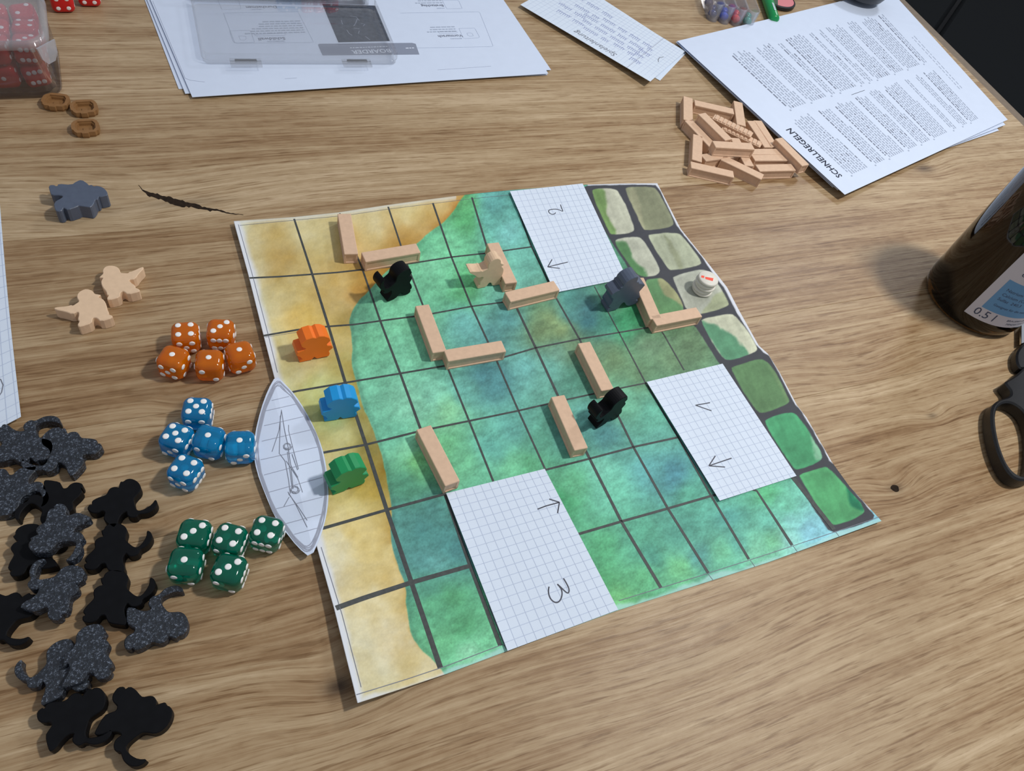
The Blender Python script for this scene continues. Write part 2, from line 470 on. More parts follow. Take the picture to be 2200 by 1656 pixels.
# long dark crack and two pencil-thin scratches in the oak
crk = [(297, 397), (305, 408), (318, 416), (335, 421), (352, 425), (372, 433), (395, 438), (420, 443), (445, 449), (470, 452), (493, 457), (522, 461)]
wid = [.06, .22, .40, .56, .66, .70, .60, .44, .32, .22, .14, .06]
cp = np.array([on(x, y, .004) for x, y in crk]); cp[:, :2] += rng.normal(0, .035, (len(cp), 2))
fine = resample(np.c_[cp, wid], .15)
fine[:, 1] += rng.normal(0, .03, len(fine)); fine[:, 3] *= rng.uniform(.6, 1.2, len(fine))
n = len(fine)
v = np.r_[np.c_[fine[:, 0], fine[:, 1] + fine[:, 3] / 2, fine[:, 2]], np.c_[fine[:, 0], fine[:, 1] - fine[:, 3] / 2, fine[:, 2]]]
wobj('crack', v, [[i, n + i, n + i + 1, i + 1] for i in range(n - 1)], M['crack'], table)
k0 = on(1923, 1049, .004); t = np.linspace(0, 2 * math.pi, 18, endpoint=False)
v = np.c_[k0[0] + .30 * np.cos(t) * (1 + .12 * np.sin(3 * t)), k0[1] + .25 * np.sin(t), np.full(18, .004)]
wobj('knot_hole', v, [list(range(18))], M['crack'], table)

bench = wthing('bench_seat', (150, 20, -75), 'black padded bench beyond the end of the table', 'bench')
zb = -30
q = [on(2062, 0, zb), on(2013, 72, zb)]
sd = (q[1] - q[0])[:2]; sd /= np.linalg.norm(sd); sn = np.array([-sd[1], sd[0]])
if sn[0] < 0: sn = -sn
o0 = q[0][:2]
for s_, w_ in ((1, 60), (-1, 60)):
    A = o0 + sn * s_ * .5; B = o0 + sn * s_ * (w_ + .5)
    poly = [A - sd * 60, A + sd * 70, B + sd * 70, B - sd * 60]
    v, f = soft_prism(poly, zb - 10, zb, 1.2); wobj('cushion', v, f, M['leather'], bench)
fr = [o0 - sn * 60 - sd * 60, o0 + sn * 60 - sd * 60, o0 + sn * 60 + sd * 70, o0 - sn * 60 + sd * 70]
v, f = prism(fr, -75, zb - 10.01); wobj('bench_base', v, f, M['dark_plastic'], bench)

# ================================================================== the painted board
TOP = [(502, 475), (632, 466), (727, 456), (834, 440), (930, 427), (1018, 416), (1100, 408), (1180, 402), (1260, 396.5), (1340, 394), (1412, 393.5)]
RIGHT = [(1412, 393.5), (1462, 491), (1525, 570), (1562, 617), (1588, 667), (1630, 742), (1650, 760), (1675, 800), (1712, 870), (1733, 897), (1787, 992), (1826, 1046), (1880, 1104), (1894, 1119)]
LEFT = [(502, 475), (534, 592), (565, 716), (585, 794), (634, 985), (680, 1172), (718, 1308), (768, 1510)]
BOTTOM = [(768, 1510), (870, 1477), (960, 1447), (1090, 1398), (1185, 1363), (1330, 1310), (1500, 1256), (1650, 1208), (1760, 1168), (1894, 1119)]
def at(P, t):
    P = np.asarray(P, float); s = np.r_[0, np.cumsum(np.linalg.norm(np.diff(P, axis=0), axis=1))]; s /= s[-1]
    return np.stack([np.interp(t, s, P[:, i]) for i in range(2)], -1)
NB = 620
u = np.linspace(0, 1, NB); U, Vv = np.meshgrid(u, u)
T_, B_, L_, R_ = at(TOP, u), at(BOTTOM, u), at(LEFT, u), at(RIGHT, u)
PX = ((1 - Vv)[..., None] * T_[None] + Vv[..., None] * B_[None] + (1 - U)[..., None] * L_[:, None] + U[..., None] * R_[:, None]
      - ((1 - U) * (1 - Vv))[..., None] * T_[0] - (U * (1 - Vv))[..., None] * T_[-1] - ((1 - U) * Vv)[..., None] * B_[0] - (U * Vv)[..., None] * B_[-1])
X, Y = PX[..., 0], PX[..., 1]
COAST = [(1003, 410), (988, 430), (977, 452), (950, 480), (920, 500), (895, 524), (865, 552), (840, 572), (815, 598), (792, 626), (768, 648), (756, 664), (750, 695), (755, 730), (756, 762), (757, 794), (764, 815), (771, 842), (780, 875), (792, 902), (803, 927), (815, 962), (822, 985), (827, 1012), (835, 1057), (842, 1095), (838, 1130), (840, 1160), (846, 1186), (860, 1232), (873, 1267), (873, 1308), (882, 1365), (905, 1397), (936, 1425), (958, 1452), (962, 1470)]
COAST = [tuple(p) for p in smooth_poly(COAST, 2, False)]
SAND = [(540,500,208,190,132),(520,490,214,212,172),(600,560,192,162,92),(580,500,205,182,118),(700,520,213,198,136),(660,500,220,207,150),(800,480,224,208,150),(880,460,228,212,150),(620,640,214,198,138),(700,640,204,178,110),(640,680,226,196,112),(660,690,230,200,110),(740,610,210,178,100),(560,650,215,210,165),(880,500,200,162,84),(870,515,186,146,72),(950,450,226,204,138),(968,462,196,140,62),(800,600,204,162,80),(770,630,196,152,76),(600,750,216,206,146),(680,830,200,202,124),(740,780,192,184,112),(735,720,205,185,110),(720,880,186,202,124),(640,800,212,207,152),(770,900,166,152,78),(790,950,150,138,70),(740,940,206,197,124),(710,1000,222,210,152),(815,1030,160,140,66),(790,1050,206,180,92),(740,1080,224,204,130),(720,1170,226,214,164),(790,1170,222,198,122),(760,1140,226,202,126),(700,1230,222,216,184),(800,1280,224,208,152),(840,1250,222,198,128),(760,1400,217,208,164),(850,1380,224,210,162),(800,1470,221,213,168),(900,1430,221,206,152),(545,560,216,206,160),(750,690,190,170,105),(735,850,190,186,110)]
GREEN = [(1000,470,74,164,96),(990,440,88,170,100),(960,520,110,190,138),(900,530,96,182,130),(1050,470,92,168,152),(1060,430,84,158,150),(1090,500,112,182,172),(920,560,122,198,150),(950,600,112,192,142),(1000,620,92,182,118),(1010,600,88,178,108),(850,680,120,200,150),(800,720,108,184,136),(775,690,92,160,124),(880,760,116,194,150),(830,620,112,190,140),(1000,700,94,164,154),(1060,600,110,180,160),(1100,610,98,166,148),(1130,560,96,166,146),(1050,720,80,146,142),(1090,680,78,148,144),(1180,690,122,140,84),(1160,710,108,128,76),(1200,710,126,140,80),(1262,660,50,114,120),(1260,690,40,104,114),(1225,640,66,138,128),(1225,680,62,128,124),(1300,700,60,136,116),(1340,690,40,146,88),(1360,670,30,138,76),(1330,650,80,150,104),(1310,620,72,132,96),(1190,760,92,134,112),(1230,740,98,126,86),(1300,760,100,136,96),(1400,740,100,130,92),(1480,740,94,124,80),(1440,770,104,134,90),(1370,800,96,132,88),(1320,770,104,132,82),(1000,830,92,162,146),(930,850,122,194,160),(880,870,126,194,156),(960,880,130,196,140),(1060,820,66,134,136),(1040,800,58,124,130),(1120,790,104,174,164),(1180,800,100,168,150),(1230,820,78,148,124),(850,930,108,188,150),(960,950,108,190,130),(900,990,116,190,114),(880,960,124,196,150),(870,1040,70,146,112),(950,1000,92,172,122),(1000,990,104,182,132),(1050,960,84,162,144),(1100,920,92,168,152),(1150,950,76,150,122),(1140,1000,78,160,110),(1220,930,88,162,150),(1300,930,66,136,136),(1270,900,90,164,152),(1340,870,100,168,132),(1400,900,92,170,142),(1420,940,92,166,146),(1100,1000,106,184,134),(900,1130,62,134,128),(870,1120,76,146,134),(950,1160,64,136,130),(980,1180,58,128,126),(900,1200,74,142,136),(930,1090,70,140,130),(930,1210,92,160,152),(970,1280,78,162,108),(1000,1350,74,158,104),(930,1300,88,172,122),(920,1260,72,148,120),(1040,1380,112,196,140),(1020,1400,140,208,160),(960,1380,96,176,120),(1230,1040,88,172,122),(1200,1080,52,150,92),(1290,1010,114,192,162),(1310,1060,104,186,152),(1400,1010,86,160,156),(1450,1020,66,136,148),(1480,1060,82,166,136),(1290,1180,76,166,112),(1290,1260,64,154,94),(1330,1290,110,184,112),(1370,1150,82,166,132),(1400,1200,70,152,128),(1380,1240,96,182,122),(1470,1130,74,152,130),(1500,1200,82,156,146),(1470,1222,114,192,126),(1570,1110,68,146,134),(1580,1170,84,162,144),(1555,1190,110,188,140),(1650,1120,96,176,152),(1640,1060,80,176,116),(1690,1090,96,176,140),(1700,1110,124,188,180),(1740,1140,122,178,192),(1690,1160,146,206,194),(1780,1150,120,176,186),(1860,1125,122,176,192),(1600,1060,86,166,132),(1560,1060,88,166,140),(1620,1180,120,190,150),(1660,1160,110,184,130)]
def idw(ctrl, X, Y, p=3.2, soft=16.0):
    num = np.zeros(X.shape + (3,)); den = np.zeros(X.shape)
    for x, y, r, g, b in ctrl:
        w = 1.0 / ((X - x) ** 2 + (Y - y) ** 2 * 1.0 + soft ** 2) ** (p / 2)
        num += w[..., None] * np.array([r, g, b], float); den += w
    return num / den[..., None]
# hand-painted unevenness: the brush wanders, pigment pools and blooms
wx = X + 26 * (fbm(X, Y, 90, 3) - .5) + 10 * (fbm(X, Y, 24, 5) - .5)
wy = Y + 26 * (fbm(X, Y, 90, 13) - .5) + 10 * (fbm(X, Y, 24, 15) - .5)
sand = idw(SAND, wx, wy); green = idw(GREEN, wx, wy)
sand = sand * np.array([.925, .93, .96])
gl_ = green.mean(-1, keepdims=True); green = gl_ + (green - gl_) * .84
green = np.where(green < 110, 110 - (110 - green) * .80, green) * np.array([1.0, 1.06, 1.075])
dcoast = dist_poly(COAST, X + 5 * (fbm(X, Y, 30, 21) - .5), Y + 5 * (fbm(X, Y, 30, 22) - .5), False)
land = inside(list(COAST) + [(400, 1700), (300, 300), (1003, 300)], X + 5 * (fbm(X, Y, 30, 21) - .5), Y + 5 * (fbm(X, Y, 30, 22) - .5))
sd_c = np.where(land, -dcoast, dcoast)
k = sstep(-1.2, 1.6, sd_c)[..., None]
pool = np.exp(-((sd_c - 5) / 6.0) ** 2) * (.35 + .9 * fbm(X, Y, 40, 31))
green = green * (1 - .16 * pool[..., None])
wet = np.exp(-(np.maximum(-sd_c, 0) / 16.0)) * sstep(.35, .62, fbm(X, Y, 75, 41))
sand = sand * (1 - wet[..., None] * np.array([.10, .17, .34]))
col = sand * (1 - k) + green * k
n1 = fbm(X, Y, 46, 51, 5) - .5; n2 = fbm(X * .8 + Y * .5, Y * 1.2, 13, 61, 4) - .5; n3 = vnoise(X, Y, 2.6, 71) - .5
n1 = n1[..., None]; n2 = n2[..., None]; n3 = n3[..., None]
col = col * (1 + (.18 * n1 + .22 * n2 + .09 * n3) * (0.5 + .9 * k)) + (1 - k) * n1 * np.array([10, 24, 52])
bl = fbm(X, Y, 34, 81, 4); rim = np.exp(-((bl - .56) / .012) ** 2)[..., None] * .07     # dried tide lines
col = col * (1 - rim * (.12 + .88 * k))
# bare paper along the pencilled margin
bd = np.minimum.reduce([dist_poly(LEFT, X, Y, False), dist_poly(TOP, X, Y, False) * 1.0, dist_poly(BOTTOM, X, Y, False), dist_poly(RIGHT, X, Y, False)])
dl = dist_poly(LEFT, X, Y, False) + 12 * (fbm(X, Y, 50, 91) - .5)
dt = dist_poly(TOP, X, Y, False) + 8 * (fbm(X, Y, 60, 92) - .5); dt = np.where(X > 980, 99, dt)
wl = (1 - sstep(7, 24, dl)) * np.where(land, 1, 0); wt = (1 - sstep(2, 13, dt)) * np.where(land, .6, 0)
wb = (1 - sstep(2, 12, dist_poly(BOTTOM, X, Y, False) + 26 * (fbm(X, Y, 70, 93) - .5))) * .75
dr_ = dist_poly(RIGHT, X, Y, False)
wr = (1 - sstep(14, 18, np.minimum(dr_, np.where(X > 1262, dist_poly(TOP, X, Y, False) * 2.5, 99)))) * (Y < 1095)
wm = np.clip(np.maximum.reduce([wl, wt, wb]), 0, 1)[..., None]
col = col * (1 - wm) + wm * np.where(land[..., None], np.array([206, 211, 218.]), np.array([168, 210, 206.]))
col = col * (1 - wr[..., None]) + wr[..., None] * np.array([204, 209, 218.])
# ink frame and the rounded field stones
INK = [(1255, 402), (1262, 398.5), (1340, 397), (1409, 397.5), (1418, 410), (1455, 485), (1463, 496), (1512, 557), (1520, 571), (1556, 620), (1581, 667), (1624, 740), (1640, 756), (1652, 764), (1675, 805), (1708, 868), (1722, 884), (1736, 908), (1770, 965), (1782, 990), (1800, 1003), (1832, 1052), (1879, 1107), (1876, 1116), (1850, 1127), (1792, 1143), (1778, 1137), (1700, 1020), (1692, 1004), (1632, 905), (1618, 888), (1556, 792), (1546, 782), (1496, 704), (1480, 690), (1420, 712), (1392, 660), (1368, 605), (1309, 512), (1298, 495), (1260, 420)]
PALE = (186, 190, 168)
STONES = [
 ([(1269,412),(1278,405),(1320,404),(1332,415),(1364,487),(1360,500),(1315,505),(1307,497)], (188,192,168), (116,156,84), [(1292,404),(1304,430),(1309,470),(1336,503),(1300,520),(1240,400)]),
 ([(1342,407),(1347,402),(1400,401),(1412,407),(1449,475),(1445,487),(1390,496),(1380,490)], (132,138,106), (150,152,118), [(1342,407),(1365,400),(1395,496),(1380,496)]),
 ([(1319,520),(1327,512),(1370,507),(1382,515),(1419,575),(1415,590),(1388,595),(1370,592),(1345,560)], (182,187,166), (82,138,82), [(1343,510),(1357,545),(1372,562),(1402,596),(1350,610),(1300,520)]),
 ([(1390,507),(1400,502),(1457,499),(1467,507),(1507,560),(1505,571),(1445,582),(1434,577)], (168,177,148), (150,158,124), [(1420,500),(1434,500),(1468,580),(1452,582)]),
 ([(1376,603),(1413,596),(1424,598),(1440,612),(1458,636),(1474,668),(1440,706),(1416,704)], (92,146,92), (152,156,108), [(1403,596),(1412,622),(1440,642),(1480,672),(1470,620),(1430,590)]),
 ([(1445,597),(1449,593),(1483,582),(1510,579),(1522,583),(1537,601),(1566,649),(1565,658),(1509,676),(1480,672),(1463,640)], (172,178,162), (162,172,134), [(1500,676),(1530,640),(1566,620),(1580,660),(1520,690)]),
 ([(1504,690),(1512,684),(1562,674),(1582,677),(1627,742),(1626,757),(1567,776),(1552,770)], (196,201,172), (84,150,110), [(1500,685),(1516,689),(1570,722),(1622,762),(1560,790),(1500,700)]),
 ([(1567,792),(1580,786),(1630,771),(1645,774),(1665,797),(1696,857),(1695,867),(1645,887),(1625,886)], (92,138,88), (104,142,92), [(1640,770),(1700,860),(1690,870),(1650,800)]),
 ([(1640,907),(1652,897),(1697,884),(1712,890),(1735,922),(1766,975),(1766,990),(1717,1009),(1704,1007)], (66,164,108), (124,192,150), [(1722,895),(1742,940),(1748,985),(1770,995),(1770,960),(1730,900)]),
 ([(1716,1025),(1722,1017),(1770,1002),(1782,1005),(1810,1037),(1857,1090),(1857,1105),(1797,1130),(1780,1122)], (76,172,106), (24,126,86), [(1800,1030),(1822,1062),(1830,1090),(1862,1100),(1850,1075),(1815,1035)])]
jx = X + 3 * (fbm(X, Y, 22, 101) - .5); jy = Y + 3 * (fbm(X, Y, 22, 102) - .5)
ik = np.where(inside(INK, jx, jy), -1, 1) * dist_poly(INK, jx, jy)
ka = (1 - sstep(-1, 1, ik))[..., None]
inkc = np.array([64, 66, 72.]) * (1 + .10 * n1 + .10 * n2)
col = col * (1 - ka) + inkc * ka
for poly, c1, c2, sub in STONES:
    p = smooth_poly(poly, 2)
    d = np.where(inside(p, jx, jy), -1, 1) * dist_poly(p, jx, jy)
    if (d < 2).sum() == 0: continue
    sub = smooth_poly(sub, 2)
    e = np.where(inside(sub, wx, wy), -1, 1) * dist_poly(sub, wx, wy)
    m2 = (1 - sstep(-5, 2.5, e))[..., None]
    sc_ = np.array(c1, float) * (1 - m2) + np.array(c2, float) * m2
    streak = fbm(X * 1.2 - Y * .55, Y * .25 + X * .1, 10, 111, 3)[..., None] - .5
    sc_ = (sc_.mean(-1, keepdims=True) + (sc_ - sc_.mean(-1, keepdims=True)) * .82) * .94
    sc_ = sc_ * (1 + .22 * n1 + .14 * n2 + .13 * streak + .05 * n3)
    edge = np.exp(-((d + 3) / 4.0) ** 2)[..., None] * .06
    sc_ = sc_ * (1 + edge)
    ks = (1 - sstep(-1, 1, d))[..., None]
    col = col * (1 - ks) + sc_ * ks
col = np.clip(col, 5, 245)
Wb = board_pt(PX.reshape(-1, 2))
top_n = NB * NB
idx = np.arange(top_n).reshape(NB, NB)
quads = np.stack([idx[1:, :-1], idx[1:, 1:], idx[:-1, 1:], idx[:-1, :-1]], -1).reshape(-1, 4)
bidx = np.r_[idx[0, :-1], idx[:-1, -1], idx[-1, :0:-1], idx[:0:-1, 0]]
rimv = Wb[bidx].copy(); rimv[:, 2] -= .035
nb = len(bidx); r0 = top_n + np.arange(nb)
side = np.stack([bidx, np.roll(bidx, -1), np.roll(r0, -1), r0], -1)
base_b = np.array([15.0, -15.5, 0.0])
allv = np.r_[Wb, rimv] - base_b
me = bpy.data.meshes.new('game_board')
me.vertices.add(len(allv)); me.vertices.foreach_set('co', (allv * S).astype(np.float32).ravel())
allq = np.r_[quads, side]
me.loops.add(allq.size); me.loops.foreach_set('vertex_index', allq.ravel().astype(np.int32))
me.polygons.add(len(allq)); me.polygons.foreach_set('loop_start', np.arange(0, allq.size, 4, dtype=np.int32))
me.polygons.foreach_set('loop_total', np.full(len(allq), 4, np.int32)) if hasattr(me.polygons[0], 'loop_total') and False else None
me.update(calc_edges=True); me.validate()
ca = me.color_attributes.new('watercolour', 'FLOAT_COLOR', 'POINT')
lc = np.minimum(lin(col.reshape(-1, 3)) / ILL, .92)
lc = np.r_[lc, np.tile(np.minimum(lin((205, 208, 210)) / ILL, .92), (nb, 1))]
ca.data.foreach_set('color', np.c_[lc, np.ones(len(lc))].astype(np.float32).ravel())
me.polygons.foreach_set('use_smooth', [True] * len(me.polygons))
bmat = mat('watercolour_paint', (1, 1, 1, 1), .7, .3)
nt = bmat.node_tree; at_ = nt.nodes.new('ShaderNodeVertexColor'); at_.layer_name = 'watercolour'
nt.links.new(at_.outputs['Color'], nt.nodes['Principled BSDF'].inputs['Base Color'])
tcn = nt.nodes.new('ShaderNodeTexCoord'); nzn = nt.nodes.new('ShaderNodeTexNoise'); nzn.inputs['Scale'].default_value = 900; nzn.inputs['Detail'].default_value = 3
nt.links.new(tcn.outputs['Object'], nzn.inputs['Vector'])
bpn = nt.nodes.new('ShaderNodeBump'); bpn.inputs['Strength'].default_value = .25; bpn.inputs['Distance'].default_value = .0003
nt.links.new(nzn.outputs['Fac'], bpn.inputs['Height']); nt.links.new(bpn.outputs['Normal'], nt.nodes['Principled BSDF'].inputs['Normal'])
me.materials.append(bmat)
board = obj('game_board', me); board.location = Vector(base_b) * S; ORIG[board.name] = base_b
tag(board, 'hand-painted watercolour game board of sand, green meadow squares and grey stones', 'game board')

def on_board_strokes(name, strokes, m, parent=None, dz=.012, par=board):
    parts = []
    for P, w, w2 in strokes:
        pts = board_pt(resample(np.asarray(P, float), 8), dz)
        parts.append(ribbon(pts, w, w2))
    v, f = join(parts); return wobj(name, v, f, m, par)
GL = [ # inked grid lines, photo positions, width cm
 ([(632,470),(671,589),(706,701),(742,822),(786,955),(831,1095),(884,1251),(946,1434)], .12, .26),
 ([(730,458),(779,579),(817,689),(860,802),(905,925),(956,1061),(1010,1215),(1042,1300),(1075,1387)], .10, .20),
 ([(834,444),(874,566),(915,672),(960,785),(1008,904),(1060,1034)], .11, .12),
 ([(930,436),(970,552),(1013,658),(1066,772),(1114,882),(1172,1009)], .13, .11),
 ([(1014,424),(1050,543),(1103,646),(1151,747),(1204,861),(1267,985),(1335,1120),(1420,1262)], .13, .19),
 ([(1098,410),(1142,530),(1195,640),(1245,728),(1302,840),(1361,960),(1435,1092),(1522,1231)], .10, .17),
 ([(1277,615),(1330,714),(1387,822),(1457,939),(1528,1065),(1609,1201)], .07, .17),
 ([(1412,700),(1425,716),(1470,795)], .10, .10),
 ([(1610,1050),(1626,1054),(1702,1171)], .12, .2),
 ([(1700,1021),(1792,1137)], .3, .3),
 ([(536,597),(600,594),(671,589),(725,585),(779,579),(830,574),(874,567),(970,552),(1050,543),(1142,530)], .13, .12),
 ([(566,721),(640,708),(706,701),(760,697),(817,689),(870,682),(910,677),(1013,658),(1103,646)], .13, .11),
 ([(625,843),(637,840),(742,822),(860,802),(960,785),(1066,772),(1151,747),(1245,728),(1330,714),(1412,700)], .13, .11),
 ([(690,973),(700,971),(786,955),(905,925),(1008,904),(1114,882),(1204,861),(1302,840),(1390,822)], .14, .10),
 ([(690,1135),(696,1134),(831,1095),(956,1061)], .17, .15), ([(1172,1009),(1267,985),(1361,960),(1457,939)], .12, .13),
 ([(722,1306),(780,1285),(884,1251),(1010,1215)], .25, .22), ([(1243,1147),(1335,1120),(1435,1092),(1528,1065),(1550,1060)], .15, .14)]
on_board_strokes('inked_grid', GL, M['marker'])
PL = [([(515,484),(640,472),(740,463),(834,449),(930,437),(1020,426),(1100,418)], .03, .03), ([(512,482),(545,600),(577,722),(596,800)], .03, .03), ([(690,1175),(735,1320),(776,1476)], .03, .03),
      ([(766,1492),(870,1460),(960,1430),(1080,1384)], .035, .035), ([(1330,1290),(1500,1238),(1650,1190),(1780,1147),(1890,1110)], .035, .035),
      ([(570,724),(640,713),(700,706)], .025, .025), ([(1462,939),(1535,1062)], .05, .05), ([(1080,1384),(1092,1396)], .03, .03), ([(1050,1300),(1088,1394)], .06, .06), ([(1522,1233),(1532,1246)], .03, .03), ([(1612,1203),(1622,1217)], .03, .03), ([(1704,1172),(1714,1186)], .03, .03), ([(1794,1140),(1803,1152)], .03, .03)]
for q_ in (PL[:3], PL[3:5], PL[5:]):
    on_board_strokes('pencil_line', q_, M['pencil'])['kind'] = 'stuff'

# ================================================================== squared-paper cards on the board
def sheet_mesh(pxfun, nu, nv, zfun, thick=.02):
    """pxfun maps unit square to photo positions; zfun(u, v, x, y) height in cm"""
    uu, vv = np.meshgrid(np.linspace(0, 1, nu), np.linspace(0, 1, nv))
    P = pxfun(np.c_[uu.ravel(), vv.ravel()])
    w = on_arr(P, 0.0)
    for _ in range(3): w = on_arr(P, zfun(uu.ravel(), vv.ravel(), w[:, 0], w[:, 1]))
    n = nu * nv; idx = np.arange(n).reshape(nv, nu)
    b = w.copy(); b[:, 2] -= thick
    V = np.r_[w, b]
    F = []
    for j in range(nv - 1):
        for i in range(nu - 1):
            a, c, d, e = idx[j, i], idx[j, i + 1], idx[j + 1, i + 1], idx[j + 1, i]
            F.append([e, d, c, a]); F.append([a + n, c + n, d + n, e + n])
    ring = list(idx[0, :-1]) + list(idx[:-1, -1]) + list(idx[-1, :0:-1]) + list(idx[:0:-1, 0])
    for i in range(len(ring)):
        a, c = ring[i], ring[(i + 1) % len(ring)]; F.append([a, c, c + n, a + n])
    return V, F
def quad_fun(c):
    H = homography([(0, 0), (1, 0), (1, 1), (0, 1)], c)
    return lambda P: happly(H, P)
def on_sheet(pxfun, zfun, P, dz=.008):
    P = np.asarray(P, float); q = pxfun(P); w = on_arr(q, 0.0)
    for _ in range(3): w = on_arr(q, zfun(P[:, 0], P[:, 1], w[:, 0], w[:, 1]) + dz)
    return w
def sheet_strokes(name, strokes, pxfun, zfun, m, par, dz=.008, step=.05):
    parts = [ribbon(on_sheet(pxfun, zfun, resample(np.asarray(P, float), step), dz), w) for P, w in strokes]
    v, f = join(parts); return wobj(name, v, f, m, par)
def graph_card(corners, wide, tall, u0, v0, label, strokes, lifted):
    pf = quad_fun(corners)
    zf = lambda u, v, x, y: lift(x, y) + .05 + lifted * np.exp(-np.asarray(u) * 9) + .03
    V, F = sheet_mesh(pf, 14, 18, zf, .02)
    o = wobj('squared_paper_card', V, F, M['graph_paper'], smooth=False)
    tag(o, label, 'paper', 'squared paper cards on the board')
    du, dv = .5 / wide, .5 / tall
    lines = [([(x, 0), (x, 1)], .028) for x in np.arange(u0 * du, 1, du) if x > .01] + [([(0, y), (1, y)], .028) for y in np.arange(v0 * dv, 1, dv) if y > .01]
    sheet_strokes('square_ruling', lines, pf, zf, M['ink_line'], o, .006)
    H = np.linalg.inv(homography([(0, 0), (1, 0), (1, 1), (0, 1)], corners))
    st = [(happly(H, smooth_poly(np.array(s, float), 2, False) if len(s) > 3 else np.array(s, float)), .065) for s in strokes]
    sheet_strokes('pen_number', st[:-3], pf, zf, M['pen'], o, .012, .012)
    sheet_strokes('pen_arrow', st[-3:], pf, zf, M['pen'], o, .012, .012)
    return o
z3 = lambda x, y: (950 + x / 4.04, 1000 + y / 4.04)
graph_card([(958.7,1059.4),(1170.3,1006.9),(1328.2,1309.4),(1090.6,1397.8)], 6.0, 8.85, 1, .93, 'squared paper card marked 3 overhanging the edge of the painted board',
   [[z3(*p) for p in s] for s in ([(928,1050),(922,1080),(925,1120),(945,1165),(985,1192),(1020,1180),(1042,1130),(1040,1080),(1020,1050),(1000,1028)], [(1000,1028),(1030,1055),(1070,1095),(1095,1112),(1106,1080),(1085,1030),(1053,978)], [(828,378),(900,350),(1018,318)], [(930,290),(1018,318)], [(1018,318),(1002,412)])], .10)
z1 = lambda x, y: (1380 + x / 5.176, 770 + y / 5.176)
graph_card([(1389.7,820.2),(1552.5,781),(1711.3,1022.1),(1546.5,1075.3)], 6.05, 8.65, 1.2, .8, 'squared paper card marked 1 lying next to the green stones of the board',
   [[z1(*p) for p in s] for s in ([(752,491),(592,519)], [(592,519),(770,581)], [(993,1107),(740,1193)], [(812,1082),(740,1193)], [(740,1193),(920,1206)])], .12)
z2 = lambda x, y: (1090 + x / 6.37, 380 + y / 6.37)
graph_card([(1095.5,410.6),(1251.7,394.1),(1347,597.5),(1192,628.5)], 6.0, 8.6, 1.1, .85, 'squared paper card marked 2 at the far edge of the board',
   [[z2(*p) for p in s] for s in ([(728,378),(740,420),(768,478),(725,455),(680,440),(620,440),(575,450),(562,465),(575,495),(610,512),(645,508),(662,488)], [(828,1164),(552,1232)], [(612,1128),(552,1232)], [(552,1232),(720,1250)])], .12)

# pencilled paper ship
BOAT = [(593,806),(612,824),(634,848),(655,880),(675,918),(692,960),(701,1000),(705,1040),(706,1075),(701,1110),(690,1150),(668,1199),(640,1176),(610,1138),(590,1110),(569,1060),(551,1012),(544,970),(548,930),(560,880),(575,838)]
bz = .34
def boat_pt(P, dz=0):
    P = np.asarray(P, float); w = on_arr(P, 0)
    for _ in range(3):
        w = on_arr(P, lift(np.maximum(w[:, 0], -.3), w[:, 1]) + .05 + np.minimum(w[:, 0] + .3, 0) * .085 + dz)
    return w
bp_ = smooth_poly(BOAT, 1); cen = bp_.mean(0)
rings = [cen + (bp_ - cen) * s for s in (1, .8, .6, .4, .2)]
V = [boat_pt(r) for r in rings]; nb_ = len(bp_); F = []
for k in range(4):
    F += [[k * nb_ + i, (k + 1) * nb_ + i, (k + 1) * nb_ + (i + 1) % nb_, k * nb_ + (i + 1) % nb_] for i in range(nb_)]
F.append([4 * nb_ + i for i in range(nb_)][::-1])
V = np.concatenate(V); lowv = V[:nb_].copy(); lowv[:, 2] -= .02; o_ = len(V); V = np.r_[V, lowv]
F += [[i, (i + 1) % nb_, o_ + (i + 1) % nb_, o_ + i] for i in range(nb_)]
boat = wobj('paper_ship', V, F, M['paper'])
tag(boat, 'cut-out paper ship with pencilled planks between the dice and the board', 'paper ship')
zb5 = lambda x, y: (520 + x / 4, 750 + y / 4)
hull = []
for s_, jit in ((.965, 2), (.945, 3), (.925, 3), (.955, 4), (.91, 2.5)):
    pts = cen + (bp_ - cen) * np.array([s_ - .02, s_]); pts = pts + rng.normal(0, jit * .35, pts.shape)
    hull.append(np.r_[smooth_poly(pts, 1), smooth_poly(pts, 1)[:1]])
planks = [[(255,440),(405,405)],[(200,530),(470,470)],[(190,657),(530,578)],[(170,790),(600,690)],[(160,950),(655,838)],[(190,1080),(675,950)],[(225,1230),(690,1100)],[(295,1370),(690,1270)],[(370,1500),(690,1415)],[(450,1590),(650,1535)]]
sail = [[(340,520),(318,700),(258,880)],[(330,570),(325,760),(320,900)],[(340,530),(365,690),(395,830),(420,1000),(480,1100)],[(400,650),(400,700),(440,860),(488,1040),(478,1040),(430,900)],[(325,900),(370,960),(400,1120),(415,1240)],[(390,880),(430,1180)],[(380,960),(480,1110),(520,1230)],[(400,1240),(480,1350),(560,1470)],[(405,1270),(360,1350)],[(395,1225),(460,1330),(560,1530)],[(420,1010),(440,1200)]]
mast = [[(390+40*math.cos(t)*(1-.03*t), 835+35*math.sin(t)*(1-.03*t)) for t in np.linspace(0, 15, 40)], [(455+44*math.cos(t)*(1-.03*t), 1207+38*math.sin(t)*(1-.03*t)) for t in np.linspace(0, 15, 40)]]
def boat_strokes(name, ss, w, m):
    parts = [ribbon(boat_pt(resample(np.array(s, float), 6), .012), w) for s in ss]; v, f = join(parts); return wobj(name, v, f, m, boat)
boat_strokes('pencilled_hull_line', hull, .05, M['pencil_light'])
boat_strokes('pencilled_planks', [[zb5(*p) for p in s] for s in planks], .03, M['pencil_light'])
